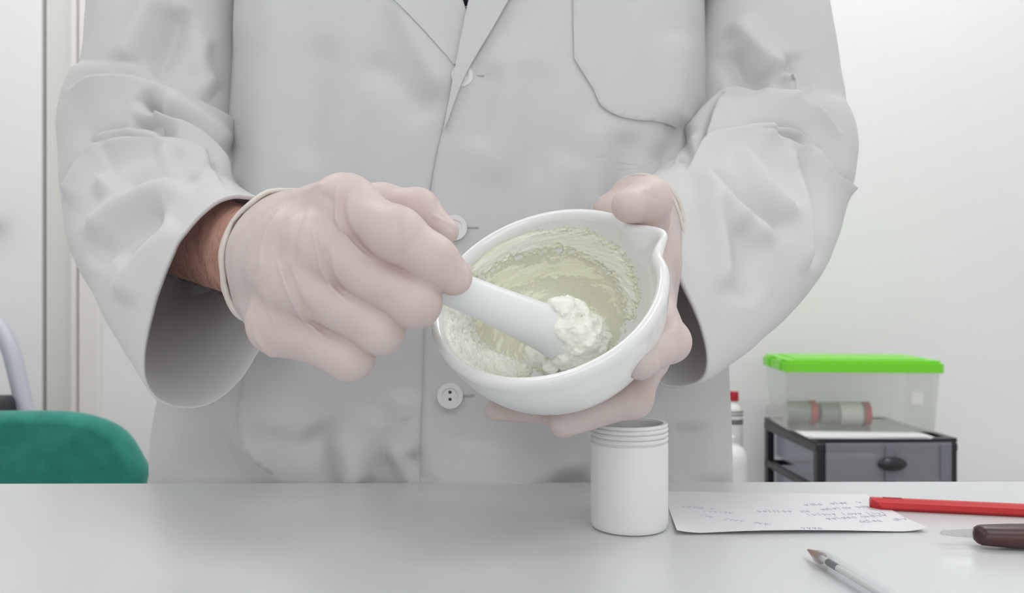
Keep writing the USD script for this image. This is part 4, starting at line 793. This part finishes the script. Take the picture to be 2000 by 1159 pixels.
# ---------------------------------------------------------------- right: low cabinet with drawer unit, box, bottles
LOW = 0.50
low = thing('low_cabinet', 'low white cabinet against the wall carrying the drawer unit', 'cabinet', (0.95, 1.77, 0))
obj('body', box(-0.62, 0.62, -0.19, 0.20, 0.06, LOW - 0.025), 'white_plastic', low); obj('plinth', box(-0.60, 0.60, -0.15, 0.18, 0, 0.06), 'handle_dark', low)
obj('worktop', rbox(1.28, 0.42, 0.025, 0.003, (0, 0, LOW - 0.0125)), 'laminate', low)
for k in range(3):
    d_ = obj('door', rbox(0.405, 0.018, 0.40, 0.003, (-0.41 + .41 * k, -0.199, 0.27)), 'white_plastic', low); obj('handle', rbox(0.1, 0.012, 0.012, 0.004, (-0.41 + .41 * k, -0.213, 0.43)), 'steel', d_)
# drawer unit: front-left corner at picture (1597, 872), top at 860
fd = 1.60; fl = P(1597, 866, fd); fr2 = P(1871, 861, fd + 0.012); UW = np.linalg.norm((fr2 - fl)[:2]); UD = 0.30; UT = fl[2]; UH = UT - LOW
yaw = math.atan2(fr2[1] - fl[1], fr2[0] - fl[0])
unit = thing('drawer_unit', 'black framed plastic drawer unit with smoky drawers beside the wall', 'drawer unit', (fl[0], fl[1], LOW), yaw)
obj('top', rbox(UW + 0.004, UD, 0.022, 0.006, (UW / 2, UD / 2, UH - 0.011)), 'black_plastic', unit, smooth=40)
rimt = tm(m3.Manifold.cube((UW, UD - 0.006, 0.008), False).translate((0, .003, 0)) - m3.Manifold.cube((UW - 0.03, UD - 0.036, 0.03), False).translate((0.015, 0.018, -0.01)))
obj('top_rim', move(rimt, (0, 0, UH - 0.001)), 'black_plastic', unit)
obj('bottom', box(0, UW, 0, UD, 0.0, 0.014), 'black_plastic', unit)
for x in (0.0085, UW - 0.0085):
    for y in (0.012, UD - 0.012): obj('post', rbox(0.017, 0.022, UH - 0.01, 0.003, (x, y, UH / 2)), 'black_plastic', unit, smooth=40)
mids = UH * 0.5
for x in (0.006, UW - 0.006): obj('side_rail', rbox(0.012, UD, 0.016, 0.003, (x, UD / 2, mids)), 'black_plastic', unit, smooth=40)
obj('back_rail', box(0.01, UW - 0.01, UD - 0.012, UD - 0.006, mids - .006, mids + .006), 'black_plastic', unit)
obj('cross_rail', box(0.01, UW - 0.01, 0.02, 0.03, mids - .004, mids + .004), 'black_plastic', unit)
dh = mids - 0.020
for k in range(2):
    z0 = 0.016 + k * mids + (0.002 if k else 0); z1 = z0 + dh; x0, x1 = 0.019, UW - 0.019
    dr = UsdGeom.Xform.Define(stage, numbered(path_of(unit), 'drawer')).GetPrim()
    tray = m3.Manifold.cube((x1 - x0, UD - 0.02, dh)).translate((x0, 0.0, z0)) - m3.Manifold.cube((x1 - x0 - 0.006, UD - 0.026, dh)).translate((x0 + .003, 0.003, z0 + .003))
    obj('tray', tm(tray), 'smoky_box', dr)
    obj('front', rbox(x1 - x0 + 0.008, 0.004, dh + 0.004, 0.0015, ((x0 + x1) / 2, -0.003, (z0 + z1) / 2)), 'smoky_front', dr, smooth=30)
    for fx in (0.50, 0.955): obj('front_rib', rbox(0.018, 0.003, dh * 0.96, 0.001, (x0 + (x1 - x0) * fx, -0.0065, (z0 + z1) / 2)), 'smoky_rib', dr, smooth=30)
    h_ = trimesh.creation.icosphere(3); h_.apply_scale((0.0285, 0.011, 0.0135)); obj('handle', move(h_, ((x0 + x1) / 2 + .004, -0.010, z0 + dh * 0.5)), 'black_plastic', dr, smooth=True, label='oval black pull')
cb = thing('carton', 'pale beige carton inside the top smoky drawer', 'box', fl + np.array([math.cos(yaw) * (UW * .735), math.sin(yaw) * UW * .735 + 0.045, 0.016 + mids + 0.007 - UH]), yaw)
obj('carton_body', rbox(UW * 0.36, 0.08, dh * 0.9, 0.002, (0, 0, dh * 0.45)), 'carton_card', cb)
obj('carton_flap', rbox(UW * 0.36, 0.08, 0.002, 0.0008, (0, 0, dh * 0.905)), 'carton_card', cb)
# sheets under the box, box, jars
UTOP = UT + 0.0072
def uloc(x, y): c_, s_ = math.cos(yaw), math.sin(yaw); return np.array([fl[0] + c_ * x - s_ * y, fl[1] + s_ * x + c_ * y, UTOP])
sheets = []
st = thing('paper_stack', 'white paper sheets lying between the drawer unit and green lidded box', 'paper', uloc(0.112, 0.128), yaw - 0.055)
for k, (dx, dy, a) in enumerate(((0, 0, 0), (.004, .003, .03), (-.003, .002, -.02))):
    s_ = box(-0.118, 0.122, -0.125, 0.10, k * 0.0013, k * 0.0013 + 0.0012); s_.apply_transform(trimesh.transformations.rotation_matrix(a, [0, 0, 1])); obj('sheet', move(s_, (dx, dy, 0)), 'paper_white', st)
BZ = UTOP + 0.0042
bA, bB = P(1541, 826, 1.70), P(1812, 838, 1.665); byaw = -0.07
# box standing on the sheets
bw, bd2 = 0.292, 0.17; zb = BZ; lidz = P(1680, 722, 1.68)[2]; bh = lidz - zb
bl_ = P(1541, 828, 1.675); bc = np.array([bl_[0], bl_[1], 0])
bx = thing('storage_box', 'clear plastic storage box with bright green lid on the drawer unit', 'box', (bl_[0], bl_[1], zb), byaw)
def taper_box(w, d, h, e, th_):
    o = m3.CrossSection([np.array([(0, 0), (w, 0), (w, d), (0, d)])]).offset(-0.012, m3.JoinType.Round).offset(0.012, m3.JoinType.Round, circular_segments=32)
    big = o.translate((-w / 2, -d / 2)).extrude(h, 0, 0, (1 + 2 * e / w, 1 + 2 * e / d)); sm = o.translate((-w / 2, -d / 2)).offset(-th_).extrude(h, 0, 0, (1 + 2 * e / w, 1 + 2 * e / d)).translate((0, 0, th_))
    return (big - sm).translate((w / 2, d / 2, 0))
obj('tub', tm(taper_box(bw, bd2, bh, 0.008, 0.0015)), 'clear_box', bx, smooth=30)
for x in (0.035, 0.20, 0.245, 0.275): obj('rib', rbox(0.0016, 0.0016, bh * 0.93, 0.0006, (x, -0.004, bh * 0.53)), 'clear_box', bx)
obj('sticker', rbox(0.022, 0.0008, 0.026, 0.0003, (0.252, -0.0052, bh * 0.56)), 'label_paper', bx, label='small pale sticker')
lid = m3.CrossSection([np.array([(-0.012, -0.016), (bw + 0.012, -0.016), (bw + 0.012, bd2 + 0.016), (-0.012, bd2 + 0.016)])]).offset(-0.014, m3.JoinType.Round).offset(0.014, m3.JoinType.Round, circular_segments=40)
lidm = lid.extrude(0.018) + lid.offset(-0.006, m3.JoinType.Round).extrude(0.024) + lid.offset(-0.030, m3.JoinType.Round).extrude(0.026)
lidm = lidm - m3.Manifold.cube((0.012, 0.05, 0.06)).translate((-0.03, 0.06, 0.0)) - m3.Manifold.cube((0.008, 0.012, 0.05)).translate((-0.022, -0.02, 0.006))
lo = obj('lid', move(tm(lidm), (0, 0, bh - 0.004)), 'green_lid', bx, smooth=25, label='bright green snap lid')
for y in (0.03, 0.125): obj('clip', rbox(0.006, 0.03, 0.022, 0.002, (-0.013, y, bh + 0.008)), 'green_lid', lo)
bx_w = lambda x, y, z: np.array([bl_[0] + math.cos(byaw) * x - math.sin(byaw) * y, bl_[1] + math.sin(byaw) * x + math.cos(byaw) * y, zb + z])
def lying_jar(x, y, L, r, label, lab, z=0.0016):
    j = thing('specimen_jar', label, 'jar', bx_w(x, y, z + r), byaw, group=None)
    ry = trimesh.transformations.rotation_matrix(math.pi / 2, [0, 1, 0]); t_ = lambda m: (m.apply_transform(ry), m)[1]
    obj('glass', t_(lathe([(0, 0), (r * .9, 0), (r * .97, .003), (r * .97, L - .02), (r * .85, L - .014), (r * .85, L - .006), (r * .8, L - .006), (r * .8, L - .016), (r * .92, L - .022), (r * .92, .003), (0, .003)], 48)), 'jar_glass', j, smooth=40)
    obj('screw_lid', t_(lathe([(0, L - .002), (r * .9, L - .002), (r, L - .003), (r, L - .015), (r * .9, L - .016), (r * .88, L - .006), (0, L - .006)], 48)), 'lid_red', j, smooth=40, label='red screw lid')
    if lab: obj('label', t_(lathe([(r * .975, lab[0] * L), (r * .985, lab[0] * L), (r * .985, lab[1] * L), (r * .975, lab[1] * L), (r * .975, lab[0] * L)], 48)), 'label_paper', j, smooth=40)
    return j
lying_jar(0.080, 0.07, 0.105, 0.0255, 'glass jar with white label and red lid lying at box centre', (0.38, 0.80))
lying_jar(0.012, 0.08, 0.066, 0.026, 'clear glass jar with red lid lying in left end of box', None)
# sheet leaning behind the box
ls = P(1497, 797, 1.93)
lean = thing('loose_sheet', 'white paper sheet leaning on wall behind the storage box', 'paper', (ls[0] + .08, 1.94, UTOP + .0))
s_ = rbox(0.16, 0.002, ls[2] - UTOP + 0.008, 0.0008, (0, 0, (ls[2] - UTOP + .008) / 2)); obj('sheet', s_, 'paper_white', lean)
# bottles by the wall
b1 = P(1432, 800, 1.78); r1 = 0.0195
bot1 = thing('wash_bottle', 'white bottle with red cap and printed label beside the coat', 'bottle', (b1[0], b1[1], LOW)); zc1 = P(0, 783, 1.78)[2] - LOW; zt1 = P(0, 765, 1.78)[2] - LOW
obj('bottle', lathe(smooth_profile([(0, 0), (r1 - .002, 0), (r1, .003), (r1, zc1 - .03), (r1 - .002, zc1 - .015), (.009, zc1 - .002), (.009, zc1 + .004), (0, zc1 + .005)], 60), 48), 'white_plastic', bot1, smooth=45)
obj('cap', lathe([(0, zc1), (.0112, zc1), (.0118, zc1 + .001), (.0112, zt1 - .001), (.0105, zt1), (0, zt1)], 40), 'cap_red', bot1, smooth=40, label='dark red cap')
lz = lambda py: P(0, py, 1.76)[2] - LOW
obj('label', lathe([(r1 + .0002, lz(862)), (r1 + .0007, lz(862)), (r1 + .0007, lz(803)), (r1 + .0002, lz(803)), (r1 + .0002, lz(862))], 48), 'label_paper', bot1, smooth=40)
prn = []
for k, (py, cst) in enumerate(((806, 1), (812, 1), (823, 0), (828, 0))):
    for a in np.linspace(-2.4, -0.6, 12): prn.append(box(*(lambda q: (q[0] - .0014, q[0] + .0014, q[1] - .0006, q[1] + .0004, lz(py) - (.0012 if cst else .0022), lz(py) + (.0012 if cst else .0022)))((math.cos(a) * (r1 + .0008), math.sin(a) * (r1 + .0008)))))
obj('print', cat(prn), 'label_print', bot1, smooth=False)
b2 = P(1420, 900, 1.66); r2 = 40 * 1.66 / F; zs = P(0, 868, 1.66)[2] - LOW
bot2 = thing('round_bottle', 'round shouldered white plastic bottle below the red capped one', 'bottle', (b2[0], b2[1], LOW))
obj('bottle', lathe(smooth_profile([(0, 0), (r2 - .003, 0), (r2, .004), (r2, zs - .035), (r2 * .93, zs - .018), (r2 * .7, zs - .005), (.016, zs + .002), (.014, zs + .008), (0, zs + .008)], 60), 48), 'white_plastic', bot2, smooth=45)
obj('cap', lathe([(0, zs + .004), (.0155, zs + .004), (.0160, zs + .005), (.0155, zs + .016), (0, zs + .0165)], 40), 'white_plastic', bot2, smooth=40)
